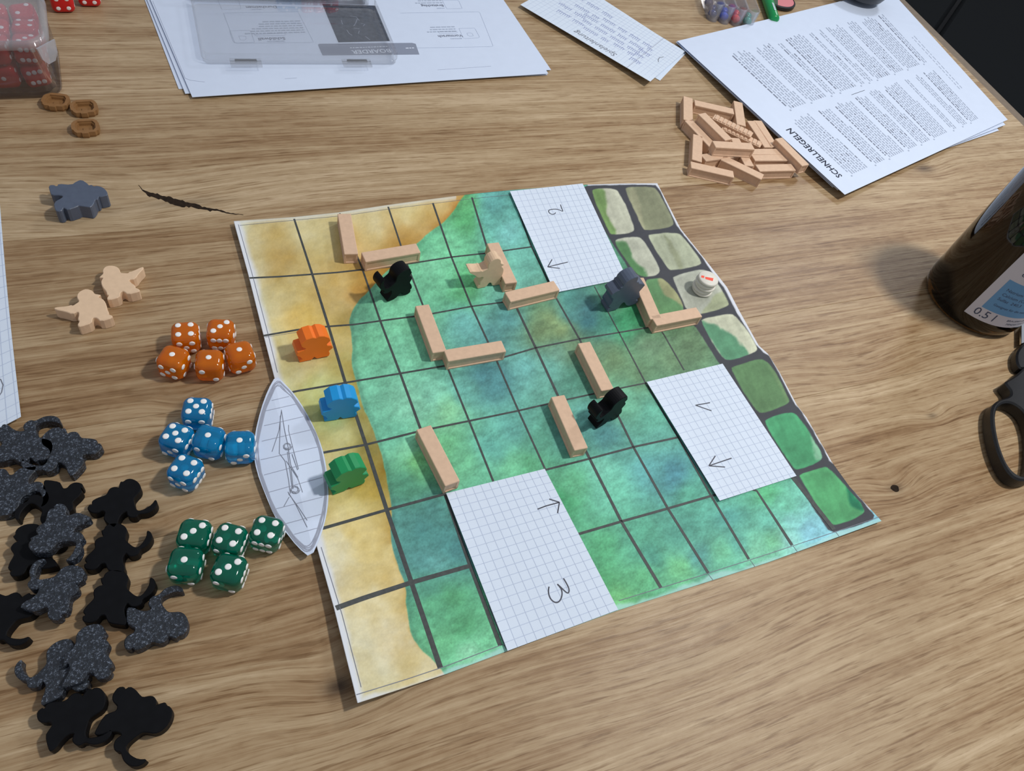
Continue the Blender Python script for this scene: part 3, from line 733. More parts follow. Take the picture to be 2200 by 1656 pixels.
boat_strokes('pencilled_mast_and_sail', [[zb5(*p) for p in s] for s in sail + mast], .028, M['pencil'])

# squared sheet reaching in beside the black figures
LS = [(-60, 424), (0, 418), (45, 893), (-60, 950)]
pf = lambda P: np.stack([(1 - P[:, 1]) * ((1 - P[:, 0]) * -60 + P[:, 0] * (-2 + 0 * P[:, 1])) + P[:, 1] * ((1 - P[:, 0]) * -60 + P[:, 0] * 45) + P[:, 0] * (5 * np.sin(P[:, 1] * math.pi) * -.6), (1 - P[:, 1]) * 418 + P[:, 1] * ((1 - P[:, 0]) * 950 + P[:, 0] * 895)], 1)
zf = lambda u, v, x, y: .03 + .35 * np.asarray(v) ** 6
V, F = sheet_mesh(pf, 6, 24, zf, .02)
ls = wobj('squared_paper_sheet', V, F, M['graph_paper'])
tag(ls, 'squared paper sheet at the edge of the picture above the black figures', 'paper')
sheet_strokes('square_ruling', [([(a, 0), (a, 1)], .03) for a in (.02, .26, .5, .72, .93)] + [([(0, b), (1, b)], .03) for b in np.linspace(.03, .98, 21)], pf, zf, M['ink_line'], ls)
sheet_strokes('pencil_mark', [(np.array([(.60, .79), (.68, .805), (.70, .83), (.66, .855), (.60, .865)]), .05)], pf, zf, M['pencil'], ls)
# ================================================================== wall pieces
WL, WW, WH = 3.72, .86, .86
def panel_box(l, w, h, d=.05, m_=.12):
    """box whose four sides carry a sunken panel"""
    V, F = [], []
    def q(a): V.extend(a); n = len(V); return list(range(n - len(a), n))
    for ax, (hx, hy) in ((0, (l, w)), (1, (w, l)), (2, (l, w)), (3, (w, l))):
        c, s = [(1, 0), (0, 1), (-1, 0), (0, -1)][ax]
        R = lambda x, y, z: (x * c - y * s, x * s + y * c, z)
        X_, Y_ = hx / 2, hy / 2
        o = q([R(-X_, -Y_, 0), R(X_, -Y_, 0), R(X_, -Y_, h), R(-X_, -Y_, h)])
        i = q([R(-X_ + m_, -Y_, m_ * .8), R(X_ - m_, -Y_, m_ * .8), R(X_ - m_, -Y_, h - m_ * .3), R(-X_ + m_, -Y_, h - m_ * .3)])
        k_ = q([R(-X_ + m_ + .02, -Y_ + d, m_ * .8 + .02), R(X_ - m_ - .02, -Y_ + d, m_ * .8 + .02), R(X_ - m_ - .02, -Y_ + d, h - m_ * .3 - .02), R(-X_ + m_ + .02, -Y_ + d, h - m_ * .3 - .02)])
        for j in range(4):
            F.append([o[j], o[(j + 1) % 4], i[(j + 1) % 4], i[j]]); F.append([i[j], i[(j + 1) % 4], k_[(j + 1) % 4], k_[j]])
        F.append(k_)
    a = q([(-l / 2, -w / 2, 0), (l / 2, -w / 2, 0), (l / 2, w / 2, 0), (-l / 2, w / 2, 0)]); F.append(a[::-1])
    a = q([(-l / 2, -w / 2, h), (l / 2, -w / 2, h), (l / 2, w / 2, h), (-l / 2, w / 2, h)]); F.append(a)
    return np.array(V), F
bv, bf = panel_box(WL, WW, WH - .13)
ME_BODY = mesh_data('wall_body', bv, bf, M['beech'])
cv, cf = bevel_box(WL + .02, WW + .02, .14, .055, 3, WH - .14)
ME_CAP = mesh_data('wall_cap', cv, cf, M['beech'])
parts = [bevel_box(WL + .02, WW + .02, .10, .04, 2, WH - .14)]
for i in range(9):
    a_, b_ = bevel_box(.30, WW * .86, .10, .03, 1, WH - .06); a_[:, 0] += -1.56 + i * .39; parts.append((a_, b_))
ME_RIDGE = mesh_data('ridged_wall_cap', *join(parts), M['beech'])
def wall(center, yaw, label, group, cap=None, tilt=0.0, roll=0.0):
    b_ = obj('wall_block', ME_BODY); b_.location = Vector(center) * S; b_.rotation_euler = (roll, tilt, yaw)
    tag(b_, label, 'wall block', group)
    obj('cap', cap or ME_CAP, b_)
    return b_
def wall_px(p0, p1, z_top, label, group, base_z, **k):
    """p0, p1: photo positions of the two ends of the top face's centre line"""
    a, b = on(*p0, z_top), on(*p1, z_top); c = (a + b) / 2; d = b - a
    return wall((c[0], c[1], base_z), math.atan2(d[1], d[0]), label, group, **k)
gw = 'beige wall blocks standing on the board'
BW = [((739, 456), (755, 548), 'beige wall block with ridged top straddling the far edge of the yellow sand', True),
      ((787, 551), (893, 533), 'beige wall block at the sand border behind the black scimitar figure', False),
      ((1061, 526), (1096, 602), 'beige wall block standing right behind the beige gunner figure', False),
      ((1097, 636), (1190, 614), 'beige wall block touching the lower corner of card 2', False),
      ((1376, 608), (1404, 672), 'beige wall block half hidden by the standing grey figure', False),
      ((1407, 688), (1500, 670), 'beige wall block on the stones below the white disc stack', False),
      ((909, 661), (942, 749), 'beige wall block in the meadow at the inner corner left of its twin', False),
      ((967, 762), (1074, 744), 'beige wall block lying across in the meadow right of its twin', False),
      ((1256, 738), (1304, 834), 'beige wall block between the olive square and card 1', False),
      ((1201, 856), (1246, 958), 'beige wall block beside the black figure near card 1', False),
      ((914, 925), (968, 1030), 'beige wall block pointing at the corner of card 3', False)]
for p0, p1, lb, ridged in BW:
    w = on((p0[0] + p1[0]) / 2, (p0[1] + p1[1]) / 2, WH)
    bz_ = float(lift(w[0], w[1])) + .02
    wall_px(p0, p1, WH + bz_, lb, gw, bz_)
gp = 'spare beige wall blocks in the heap'
zp = lambda x, y: (1430 + x / 6.667, 190 + y / 6.667)
HEAP = [((322, 125), (325, 455), .0, 'spare wall block at the far outer corner of the heap', {}),
        ((445, 205), (950, 320), .0, 'spare wall block lying behind the steep one in the heap', {}),
        ((1040, 200), (1085, 510), .0, 'spare wall block squeezed against the rule sheets at the far side', {}),
        ((535, 370), (890, 715), .72, 'spare wall block lying steeply on top near the heap centre', {}),
        ((370, 495), (645, 785), .0, 'spare wall block under the steep one, half covered', {}),
        ((465, 665), (450, 1035), .0, 'spare wall block standing lengthwise at the near outer side of the heap', {}),
        ((715, 795), (1235, 825), .88, 'spare wall block lying crosswise on top in the middle of the heap', {}),
        ((730, 410), (1205, 640), .3, 'ridged spare wall block in the heap, the farther of two', dict(cap=ME_RIDGE)),
        ((860, 560), (1335, 785), .0, 'ridged spare wall block in the heap, the nearer of two', dict(cap=ME_RIDGE)),
        ((1230, 470), (1470, 830), .0, 'spare wall block beside the ridged pair, nearer to them', {}),
        ((1320, 462), (1555, 830), .0, 'spare wall block alongside the title of the rule sheets, inner one', {}),
        ((1640, 730), (1985, 1075), .55, 'spare wall block leaning on the edge of the rule sheets', {}),
        ((1260, 910), (1690, 905), .0, 'spare wall block in the near pair, the farther one', {}),
        ((1300, 985), (1725, 985), .0, 'spare wall block in the near pair, the middle one', {}),
        ((1350, 1135), (1805, 1125), .0, 'spare wall block closest to the near corner of the rule sheets', {}),
        ((845, 1000), (1360, 1250), .0, 'spare wall block slanting across the near side of the heap', {}),
        ((395, 1095), (945, 1220), .0, 'spare wall block at the near front of the heap towards the board', {}),
        ((565, 985), (1010, 925), .0, 'spare wall block mostly buried behind the near front block', {}),
        ((1010, 740), (1185, 1070), .0, 'spare wall block mostly buried under the crosswise one', {})]
for a, b, z0, lb, k in HEAP:
    wall_px(zp(*a), zp(*b), WH + z0, lb, gp, z0, **k)

# ================================================================== flat printed figures
def outline(pts, zt, head, feet):
    """photo outline of a lying figure -> upright local outline (x right, z up), feet line at 0"""
    w = on_arr(np.array(pts, float), zt)[:, :2]
    h, f = on(*head, zt)[:2], on(*feet, zt)[:2]
    up = (h - f) / np.linalg.norm(h - f); rt = np.array([up[1], -up[0]])
    q = np.c_[(w - f) @ rt, (w - f) @ up]
    q = smooth_poly(q, 1); q[:, 1] -= q[:, 1].min()
    return q, np.linalg.norm(h - f)
c7 = lambda P: [(x / 4, 1242 + y / 4) for x, y in P]
GOB = c7([(1565,118),(1555,85),(1520,64),(1470,62),(1410,85),(1375,115),(1345,150),(1300,150),(1268,185),(1258,225),(1275,250),(1290,265),(1240,285),(1180,275),(1130,250),(1080,250),(1072,290),(1075,390),(1110,412),(1150,432),(1135,470),(1095,485),(1060,520),(1050,560),(1060,608),(1110,616),(1122,590),(1150,622),(1210,600),(1270,560),(1300,545),(1350,560),(1385,558),(1425,525),(1435,490),(1455,505),(1500,522),(1512,498),(1555,490),(1590,455),(1605,400),(1598,345),(1570,305),(1530,287),(1470,292),(1430,290),(1400,255),(1370,215),(1365,180),(1390,155),(1440,130),(1500,112)])
gob, gob_len = outline(GOB, .62, (381, 1339), (269, 1359))
gob_plain = np.array([p for i, p in enumerate(gob) if 18 <= i <= len(gob) - 11])
c5 = lambda P: [(80 + x / 4.6, 370 + y / 4.6) for x, y in P]
GUN = c5([(490,1150),(435,1165),(395,1200),(390,1240),(415,1275),(385,1295),(350,1318),(335,1308),(300,1322),(165,1333),(172,1357),(270,1375),(345,1402),(405,1375),(412,1405),(398,1455),(418,1472),(398,1500),(402,1522),(425,1527),(540,1490),(545,1445),(560,1436),(590,1440),(625,1475),(745,1440),(742,1415),(700,1402),(712,1388),(690,1362),(685,1310),(660,1262),(625,1240),(600,1235),(632,1212),(605,1205),(565,1200),(545,1168)])
gun, gun_len = outline(GUN, .72, (182, 631), (204, 692))
GRY = c5([(100,130),(150,120),(188,140),(197,110),(330,122),(375,88),(430,70),(490,110),(500,128),(530,120),(550,138),(580,130),(640,145),(680,185),(690,225),(640,237),(612,242),(597,240),(590,268),(562,270),(550,310),(520,345),(490,342),(410,330),(395,332),(380,342),(290,372),(265,355),(247,350),(235,380),(190,387),(165,370),(150,297),(230,252),(245,238),(222,225),(130,225),(115,190)])
gry, gry_len = outline(GRY, .95, (217, 413), (108, 422))
HERO = np.array([(-.45,0),(-.10,0),(-.03,.10),(.05,0),(.40,0),(.43,.10),(.40,.22),(.52,.34),(.48,.46),(.36,.51),(.34,.56),(.45,.70),(.40,.84),(.26,.96),(.12,1.0),(.03,.95),(-.06,1.0),(-.25,.97),(-.40,.82),(-.37,.66),(-.27,.58),(-.32,.52),(-.50,.48),(-.53,.34),(-.42,.22),(-.38,.13),(-.46,.04)]) * 2.0
def lying(name, prof, length, head, feet, z0, t, m, label, cat, group, mirror=False, tilt=0.0):
    p = prof.copy()
    if mirror: p[:, 0] *= -1
    h, f = on(*head, z0 + t)[:2], on(*feet, z0 + t)[:2]
    d = h - f; L = np.linalg.norm(d); up = d / L; rt = np.array([up[1], -up[0]])
    sc_ = min(1.08, max(.93, L / length))
    mid = (h + f) / 2; off = p[:, 1] - length / 2 - (p[:, 1].min())
    w = mid + (p[:, :1] * rt + (p[:, 1:] - length / 2 - .04) * up) * sc_
    v, fc = soft_prism(w, z0, z0 + t, .035)
    if tilt:
        c = v[:, :2].mean(0); s = (v[:, :2] - c) @ up; v[:, 2] += tilt * (s - s.min())
    return tag(wobj(name, v, fc, m), label, cat, group)
def standing(name, prof, bl, br, t, m, label, cat, group=None, x_off=0.0, scale=1.0, back=True):
    """prof stands on its feet; bl, br: photo positions of the near lower edge"""
    p = prof * scale
    a, b = board_pt([bl, br]); d = (b - a)[:2]; rt = d / np.linalg.norm(d); dep = np.array([-rt[1], rt[0]])
    low = p[p[:, 1] < .12]; cx = (low[:, 0].min() + low[:, 0].max()) / 2
    mid = (a + b)[:2] / 2; zb_ = float(max(a[2], b[2])) + .01
    v, f = soft_prism(p - np.array([cx, 0]), 0, t, .035)
    W = np.c_[mid + v[:, :1] * rt + (t - v[:, 2:3]) * dep + rt * x_off, v[:, 1] + zb_]
    return tag(wobj(name, W, [q[::-1] for q in f], m), label, cat, group)
gs = 'hero figures on the beach'
standing('hero_figure', HERO, (644, 779), (706, 767), .95, M['orange_fig'], 'orange horned hero figure standing on the sand of the board', 'game figure', gs)
standing('hero_figure', HERO, (699, 906), (762, 897), .95, M['blue_fig'], 'blue horned hero figure standing beside the paper ship', 'game figure', gs)
standing('hero_figure', HERO, (716, 1064), (781, 1041), .95, M['green_fig'], 'green horned hero figure standing beside the paper ship', 'game figure', gs)
standing('scimitar_figure', gob, (831, 651), (882, 630), .85, M['black_fig'], 'black scimitar figure standing at the border of sand and meadow', 'game figure', 'scimitar figures standing on the board', scale=.95)
standing('scimitar_figure', gob, (1277, 925), (1330, 896), .85, M['black_fig'], 'black scimitar figure standing in the meadow near card 1', 'game figure', 'scimitar figures standing on the board')
standing('gunner_figure', gun, (1024, 621), (1077, 612), .75, M['beige'], 'beige gunner figure standing on the board before a wall block', 'game figure')
standing('brute_figure', gry, (1282, 676), (1346, 662), .95, M['grey_fig'], 'slate grey brute figure standing on the board below card 2', 'game figure')
lying('brute_figure', gry, gry_len, (217, 413), (108, 422), 0, .95, M['grey_fig'], 'slate grey brute figure lying flat on the table near the long crack', 'game figure', 'brute figures')
lying('gunner_figure', gun, gun_len, (182, 631), (204, 692), 0, .72, M['beige'], 'beige gunner figure lying with its gun towards the squared sheet', 'game figure', 'gunner figures on the table')
lying('gunner_figure', gun, gun_len, (237.6, 578.7), (268, 634), 0, .72, M['beige'], 'beige gunner figure lying with its gun towards the board', 'game figure', 'gunner figures on the table', True)
gb = 'scimitar figures lying in the black heap'
PILE = [((92, 964), (-18, 955), 0, 0, 'speckled', False, 'speckled black figure whose curved sword lies nearest to the squared sheet', gob),
        ((110, 938), (199, 984), 0, 0, 'speckled', False, 'speckled black figure with spread legs nearest to the blue dice', gob),
        ((12, 1088), (22, 1005), .0, 0, 'speckled', False, 'speckled black figure half cut off below the first two of the heap', gob),
        ((112, 1112), (146, 1036), 0, 0, 'black_fig', True, 'smooth black figure lying with its feet up under a speckled one', gob),
        ((281, 1047), (208, 1108), 0, 0, 'black_fig', True, 'smooth black figure reaching its sword towards the green dice, farthest of three', gob),
        ((92, 1166), (150, 1094), .64, 0, 'speckled', False, 'speckled black figure lying head down on top of the heap', gob),
        ((62, 1142), (62, 1230), 0, 0, 'black_fig', True, 'smooth black figure buried under the head-down speckled one', gob),
        ((247, 1143), (214, 1222), 0, 0, 'black_fig', True, 'smooth black figure reaching its sword towards the green dice, middle of three', gob),
        ((152, 1232), (92, 1322), .35, 0, 'speckled', False, 'paler speckled black figure with its sword raised beside the buried one', gob),
        ((58, 1302), (-48, 1312), 0, 0, 'black_fig', True, 'smooth black figure cut off by the picture edge under the paler one', gob),
        ((249, 1243), (212, 1338), 0, 0, 'black_fig', True, 'smooth black figure reaching its sword towards the green dice, nearest of three', gob),
        ((381, 1339), (269, 1359), 0, 0, 'speckled', False, 'speckled black figure lying farthest out from the heap below the green dice', gob),
        ((128, 1396), (152, 1490), 0, 0, 'speckled', False, 'speckled black figure whose round head shows beside its neighbour', gob),
        ((192, 1362), (197, 1462), .30, 0, 'speckled', False, 'speckled black figure without visible sword above the last two', gob_plain),
        ((203, 1506), (88, 1562), 0, 0, 'black_fig', True, 'smooth black figure at the near end, sword pointing to its neighbour', gob),
        ((341, 1545), (233, 1513), 0, 0, 'black_fig', True, 'smooth black figure at the near end with its sword pointing at the picture edge', gob)]
for head, feet, z0, tl, mm, mir, lb, pr in PILE:
    lying('scimitar_figure', pr, gob_len, head, feet, z0, .60, M[mm], lb, 'game figure', gb, mir)

# ================================================================== dice
DS = 1.52
DIE_SIZE = {}
def die_mesh(size, r, m):
    bm = bmesh.new(); bmesh.ops.create_cube(bm, size=size)
    bmesh.ops.bevel(bm, geom=bm.edges[:], offset=r, segments=5, affect='EDGES', profile=.5)
    for v in bm.verts:
        c = v.co.copy(); v.co = c * (1 - .045 * (c.length / (size * .62)) ** 2)
    me_ = bpy.data.meshes.new('die')
    for v in bm.verts: v.co *= S
    bm.to_mesh(me_); bm.free(); me_.materials.append(m)
    me_.polygons.foreach_set('use_smooth', [True] * len(me_.polygons)); me_.update(); DIE_SIZE[me_.name] = size
    return me_
t = np.linspace(0, 2 * math.pi, 14, endpoint=False)
pv = np.r_[np.c_[.165 * np.cos(t), .165 * np.sin(t), np.full(14, -.03)], np.c_[.155 * np.cos(t), .155 * np.sin(t), np.full(14, .012)], np.c_[.09 * np.cos(t), .09 * np.sin(t), np.full(14, .022)]]
pfc = [[k * 14 + i, k * 14 + (i + 1) % 14, (k + 1) * 14 + (i + 1) % 14, (k + 1) * 14 + i] for k in range(2) for i in range(14)] + [list(range(28, 42)), list(range(14))[::-1]]
ME_PIP = mesh_data('pip', pv, pfc, M['pip'], True)
LAY = {1: [(0, 0)], 2: [(-1, 1), (1, -1)], 3: [(-1, -1), (0, 0), (1, 1)], 4: [(-1, -1), (1, -1), (-1, 1), (1, 1)], 5: [(-1, -1), (1, -1), (-1, 1), (1, 1), (0, 0)], 6: [(-1, -1), (0, -1), (1, -1), (-1, 1), (0, 1), (1, 1)]}
FACES = {'top': (Vector((1, 0, 0)), Vector((0, 1, 0)), Vector((0, 0, 1))), 'bottom': (Vector((1, 0, 0)), Vector((0, -1, 0)), Vector((0, 0, -1))),
         'front': (Vector((1, 0, 0)), Vector((0, 0, 1)), Vector((0, -1, 0))), 'back': (Vector((-1, 0, 0)), Vector((0, 0, 1)), Vector((0, 1, 0))),
         'right': (Vector((0, 1, 0)), Vector((0, 0, 1)), Vector((1, 0, 0))), 'left': (Vector((0, -1, 0)), Vector((0, 0, 1)), Vector((-1, 0, 0)))}
from mathutils.bvhtree import BVHTree
BVH = {}
def die(me_, size, center, rot_, top, front, label, group):
    o = obj('die', me_); o.location = Vector(center) * S; o.rotation_euler = rot_
    tag(o, label, 'die', group)
    rest = [v for v in (1, 2, 3, 4, 5, 6) if v not in (top, 7 - top, front, 7 - front)]
    val = {'top': top, 'bottom': 7 - top, 'front': front, 'back': 7 - front, 'right': max(rest), 'left': min(rest)}
    key = me_.name
    if key not in BVH:
        BVH[key] = BVHTree.FromPolygons([v.co[:] for v in me_.vertices], [tuple(p.vertices) for p in me_.polygons])
    for fc, (a, b, n_) in FACES.items():
        for x, y in LAY[val[fc]]:
            p = obj('pip', ME_PIP, o)
            k_ = .208 * DIE_SIZE[key]
            q_ = (a * x * k_ + b * y * k_ + n_ * 3) * S
            hit, nn, _, _ = BVH[key].ray_cast(q_, -n_)
            nn = (n_ * 1.2 + nn).normalized()
            p.matrix_local = Matrix.Translation(hit - nn * .00013) @ nn.to_track_quat('Z', 'X').to_matrix().to_4x4()
    return o
OD, UD, GD = die_mesh(DS, .42, M['orange_die']), die_mesh(DS, .42, M['blue_die']), die_mesh(DS, .42, M['green_die'])
DICE = [(OD, (396, 707), (230, -15), 4, 5, 'clear orange die showing four, at the back of the orange dice', 'orange dice'),
        (OD, (472.5, 700.5), (270, 8), 3, 6, 'clear orange die showing three', 'orange dice'),
        (OD, (369.5, 760.5), (215, 62), 1, 5, 'clear orange die showing one with a five on its front', 'orange dice'),
        (OD, (448, 767), (490, 5), 1, 2, 'clear orange die showing one in the middle of the front row', 'orange dice'),
        (OD, (514, 750), (460, -110), 1, 3, 'clear orange die showing one nearest to the board', 'orange dice'),
        (UD, (421, 872), (192, 7), 5, 4, 'clear blue die showing five, at the back of the blue dice', 'blue dice'),
        (UD, (376.5, 930), (180, 60), 5, 3, 'clear blue die showing five with a three on its front', 'blue dice'),
        (UD, (446.5, 934), (200, 44), 1, 2, 'clear blue die showing one in the middle of the blue dice', 'blue dice'),
        (UD, (514.5, 945), (200, -4), 1, 3, 'clear blue die showing one nearest to the paper ship', 'blue dice'),
        (UD, (395.5, 999.5), (175, 70), 4, 5, 'clear blue die showing four, closest to the viewer', 'blue dice'),
        (GD, (415, 1140), (200, 22), 3, 2, 'clear green die showing three, behind the green one', 'green dice'),
        (GD, (491.5, 1150), (210, 55), 4, 2, 'clear green die showing four in the middle of the green dice', 'green dice'),
        (GD, (572, 1133), (210, 48), 4, 6, 'clear green die showing four against the tip of the paper ship', 'green dice'),
        (GD, (395.5, 1201.5), (200, 14), 1, 2, 'clear green die showing one', 'green dice'),
        (GD, (490, 1217), (200, 42), 3, 2, 'clear green die showing three, closest to the viewer', 'green dice')]
for me_, p, dpx, tp, fr_, lb, g_ in DICE:
    c = on(*p, DS * .97); e = on(p[0] + dpx[0] / 8, p[1] + dpx[1] / 8, DS * .97)
    die(me_, DS, (c[0], c[1], DS * .485), (0, 0, math.atan2(e[1] - c[1], e[0] - c[0])), tp, fr_, lb, g_)
RD = die_mesh(1.65, .38, M['red_die'])
for p, yaw, tp, fr_, lb in (((86, 3), .1, 5, 3, 'red die cut off by the picture edge nearest to the dice box'), ((139, 31), .05, 2, 4, 'red die with a four on its front beside the dice box'), ((196, 18), -.02, 1, 4, 'red die with its front half turned away, farthest from the dice box')):
    c = on(*p); die(RD, 1.65, (c[0], c[1] + .8, .8), (0, 0, yaw), tp, fr_, lb, 'loose red dice')

# ================================================================== disc stack
cb = board_pt([(1506, 624)])[0]
for i in range(5):
    zz = cb[2] + i * .262 + .01
    v, f = lathe([(.64, 0), (.71, .04), (.74, .09), (.74, .16), (.71, .22), (.66, .255)], 40)
    v[:, 2] += zz; v[:, 0] += cb[0] + (.03, -.04, .05, -.02, .03)[i]; v[:, 1] += cb[1] + (.0, .04, -.03, .03, 0)[i]
    o = wobj('disc', v, f, M['coin'], smooth=True)
    tag(o, 'ivory plastic disc printed with a red exclamation mark, top of the stack' if i == 4 else ('ivory plastic disc at the bottom of the small stack', 'ivory plastic disc second from below in the stack', 'ivory plastic disc in the middle of the stack of five', 'ivory plastic disc just under the printed one')[i], 'game disc', 'stack of ivory discs')
zt_ = zz + .259
ze = lambda x, y: on(1270 + x / 7.333, 560 + y / 7.333, zt_)
bar = np.array([ze(1798, 252), ze(1928, 275), ze(1916, 322), ze(1800, 288)]); dot = np.array([ze(1738, 230), ze(1786, 238), ze(1778, 274), ze(1732, 262)])
wobj('exclamation_print', np.r_[bar, dot], [[3, 2, 1, 0], [7, 6, 5, 4]], M['red_print'], o)

# ================================================================== hollow brown tokens
def token(px, yaw, label):
    base = on(*px, .42); c, s = math.cos(yaw), math.sin(yaw)
    out = np.array([(-.55,-.62),(-.28,-.62),(-.24,-.70),(.12,-.70),(.18,-.62),(.55,-.60),(.66,-.48),(.78,-.44),(.84,-.20),(.84,.20),(.74,.46),(.55,.62),(.1,.66),(-.40,.64),(-.52,.56),(-.66,.50),(-.82,.30),(-.86,0),(-.84,-.26),(-.74,-.34),(-.68,-.50)])
    inn = np.array([(-.42,-.34),(.42,-.34),(.54,-.18),(.54,.18),(.40,.38),(-.40,.38),(-.54,.20),(-.54,-.18)])
    out, inn = out * [1, 1.16], inn * [1, 1.22]
    R = lambda P: np.c_[P[:, 0] * c - P[:, 1] * s, P[:, 0] * s + P[:, 1] * c] + base[:2]
    def tri(z): return None
    n, k_ = len(out), len(inn)
    bm = bmesh.new()
    O0 = [bm.verts.new((*p, 0)) for p in R(out * .93)]; O1 = [bm.verts.new((*p, .16)) for p in R(out)]; O2 = [bm.verts.new((*p, .42)) for p in R(out * .98)]
    inn = inn * 1.12; I2 = [bm.verts.new((*p, .42)) for p in R(inn)]; I1 = [bm.verts.new((*p, .30)) for p in R(inn * .98)]; I1b = [bm.verts.new((*p, .30)) for p in R(inn * .86)]; I0 = [bm.verts.new((*p, .12)) for p in R(inn * .83)]
    def band(A, B, m_):
        for i in range(m_): bm.faces.new((A[i], A[(i + 1) % m_], B[(i + 1) % m_], B[i]))
    bm.faces.new(O0[::-1]); band(O0, O1, n); band(O1, O2, n); band(I1, I2, k_) ; band(I1b, I1, k_); band(I0, I1b, k_); bm.faces.new(I0)
    for f_ in list(bm.faces)[-(3 * k_ + 1):-1]: f_.normal_flip()
    eds = [bm.edges.get((O2[i], O2[(i + 1) % n])) for i in range(n)] + [bm.edges.get((I2[i], I2[(i + 1) % k_])) for i in range(k_)]
    bmesh.ops.triangle_fill(bm, edges=eds, use_beauty=True)
    bmesh.ops.recalc_face_normals(bm, faces=bm.faces)
    bm.verts.index_update(); V = np.array([v.co[:] for v in bm.verts]); F = [[v.index for v in f.verts] for f in bm.faces]; bm.free()
    o = wobj('barrel_token', V, F, M['brown']); tag(o, label, 'game token', 'brown hollow tokens')
    k2 = np.array([(-.17,-.13),(.17,-.13),(.17,.13),(-.17,.13)])
    v, f = prism(R(k2), .11, .17); wobj('boss', v, f, M['brown'], o)
token((119, 214), -.25, 'brown hollow token touching the clear dice box')
token((180, 228), .03, 'brown hollow token in the middle of the three')
token((183, 270), .0, 'brown hollow token nearest to the grey lying figure')
# ================================================================== clear plastics
def see_through(name, tint, gloss, rough=.05, body=0.0, body_col=(1, 1, 1, 1), edge=0.0):
    """thin clear plastic: lets light straight through, with a surface reflection and a little body colour"""
    m = bpy.data.materials.new(name); m.use_nodes = True; nt = m.node_tree; N = nt.nodes; L = nt.links
    N.remove(N['Principled BSDF']); out = N['Material Output']
    tr = N.new('ShaderNodeBsdfTransparent'); tr.inputs[0].default_value = tint
    gl = N.new('ShaderNodeBsdfGlossy'); gl.inputs['Roughness'].default_value = rough
    df = N.new('ShaderNodeBsdfDiffuse'); df.inputs[0].default_value = body_col
    lw = N.new('ShaderNodeLayerWeight'); lw.inputs['Blend'].default_value = .25
    nz = N.new('ShaderNodeTexNoise'); nz.inputs['Scale'].default_value = 60
    mr = N.new('ShaderNodeMapRange'); mr.inputs['To Min'].default_value = body * .85; mr.inputs['To Max'].default_value = body * 1.15
    L.new(nz.outputs['Fac'], mr.inputs['Value'])
    m1 = N.new('ShaderNodeMixShader'); L.new(mr.outputs[0], m1.inputs[0]); L.new(tr.outputs[0], m1.inputs[1]); L.new(df.outputs[0], m1.inputs[2])
    ad = N.new('ShaderNodeMath'); ad.operation = 'MULTIPLY_ADD'; ad.inputs[1].default_value = gloss; ad.inputs[2].default_value = .03; ad.use_clamp = True
    L.new(lw.outputs['Fresnel'], ad.inputs[0])
    m2 = N.new('ShaderNodeMixShader'); L.new(ad.outputs[0], m2.inputs[0]); L.new(m1.outputs[0], m2.inputs[1]); L.new(gl.outputs[0], m2.inputs[2])
    L.new(m2.outputs[0], out.inputs['Surface'])
    return m
M['clear'] = see_through('clear_case_plastic', (.992, .993, .996, 1), .32, .05, .008, (.8, .84, .9, 1))
M['clear_box'] = see_through('clear_box_plastic', (.965, .965, .98, 1), .55, .06, .025, (.72, .72, .80, 1))
M['frosted'] = see_through('frosted_lid_plastic', (.97, .97, .99, 1), .3, .35, .30, (.70, .73, .80, 1))
M['milky'] = see_through('milky_tray_plastic', (.98, .98, .99, 1), .4, .15, .15, (.78, .80, .86, 1))

def rrect(x0, x1, y0, y1, r, n=5):
    P = []
    for cx, cy, a0 in ((x1 - r, y1 - r, 0), (x0 + r, y1 - r, 90), (x0 + r, y0 + r, 180), (x1 - r, y0 + r, 270)):
        for k_ in range(n + 1):
            a = math.radians(a0 + 90 * k_ / n); P.append((cx + r * math.cos(a), cy + r * math.sin(a)))
    return np.array(P)
def stack_rings(rings, cap0=True, cap1=True):
    n = len(rings[0]); V = np.concatenate(rings); F = []
    for k_ in range(len(rings) - 1):
        F += [[k_ * n + i, k_ * n + (i + 1) % n, (k_ + 1) * n + (i + 1) % n, (k_ + 1) * n + i] for i in range(n)]
    if cap0: F.append(list(range(n))[::-1])
    if cap1: F.append(list(range((len(rings) - 1) * n, len(rings) * n)))
    return V, F
ring_at = lambda P, z: np.c_[P, np.full(len(P), z)]

# ------------------------------------------------------------------ box of red dice
fx = on(132, 178)[0]; fy = on(40, 214)[1]
bx0, bx1, by0, by1, bh = fx - 7.0, fx + .05, fy, fy + 6.6, 4.0
dbox = wthing('dice_box', ((bx0 + bx1) / 2, (by0 + by1) / 2, 0), 'clear plastic box with a frosted clip lid full of red dice', 'box')
g_ = lambda k_, r=1.2: rrect(bx0 + k_, bx1 - k_, by0 + k_, by1 - k_, r)
V, F = stack_rings([ring_at(g_(.14), 0), ring_at(g_(0), .12), ring_at(g_(.02), .3), ring_at(g_(.16), bh), ring_at(g_(.38, 1.0), bh), ring_at(g_(.25, 1.05), .35), ring_at(g_(.5, .9), .3)])
wobj('clear_body', V, F, M['clear_box'], dbox, True)
V, F = stack_rings([ring_at(g_(-.02, 1.3), bh - .45), ring_at(g_(-.08, 1.3), bh - .40), ring_at(g_(-.06, 1.3), bh - .05), ring_at(g_(.05, 1.2), bh + .12), ring_at(g_(.28, 1.1), bh + .16), ring_at(g_(.40, 1.0), bh + .08), ring_at(g_(.75, .9), bh + .08), ring_at(g_(.85, .9), bh + .02)], False, True)
lid = wobj('lid', V, F, M['frosted'], dbox, True)
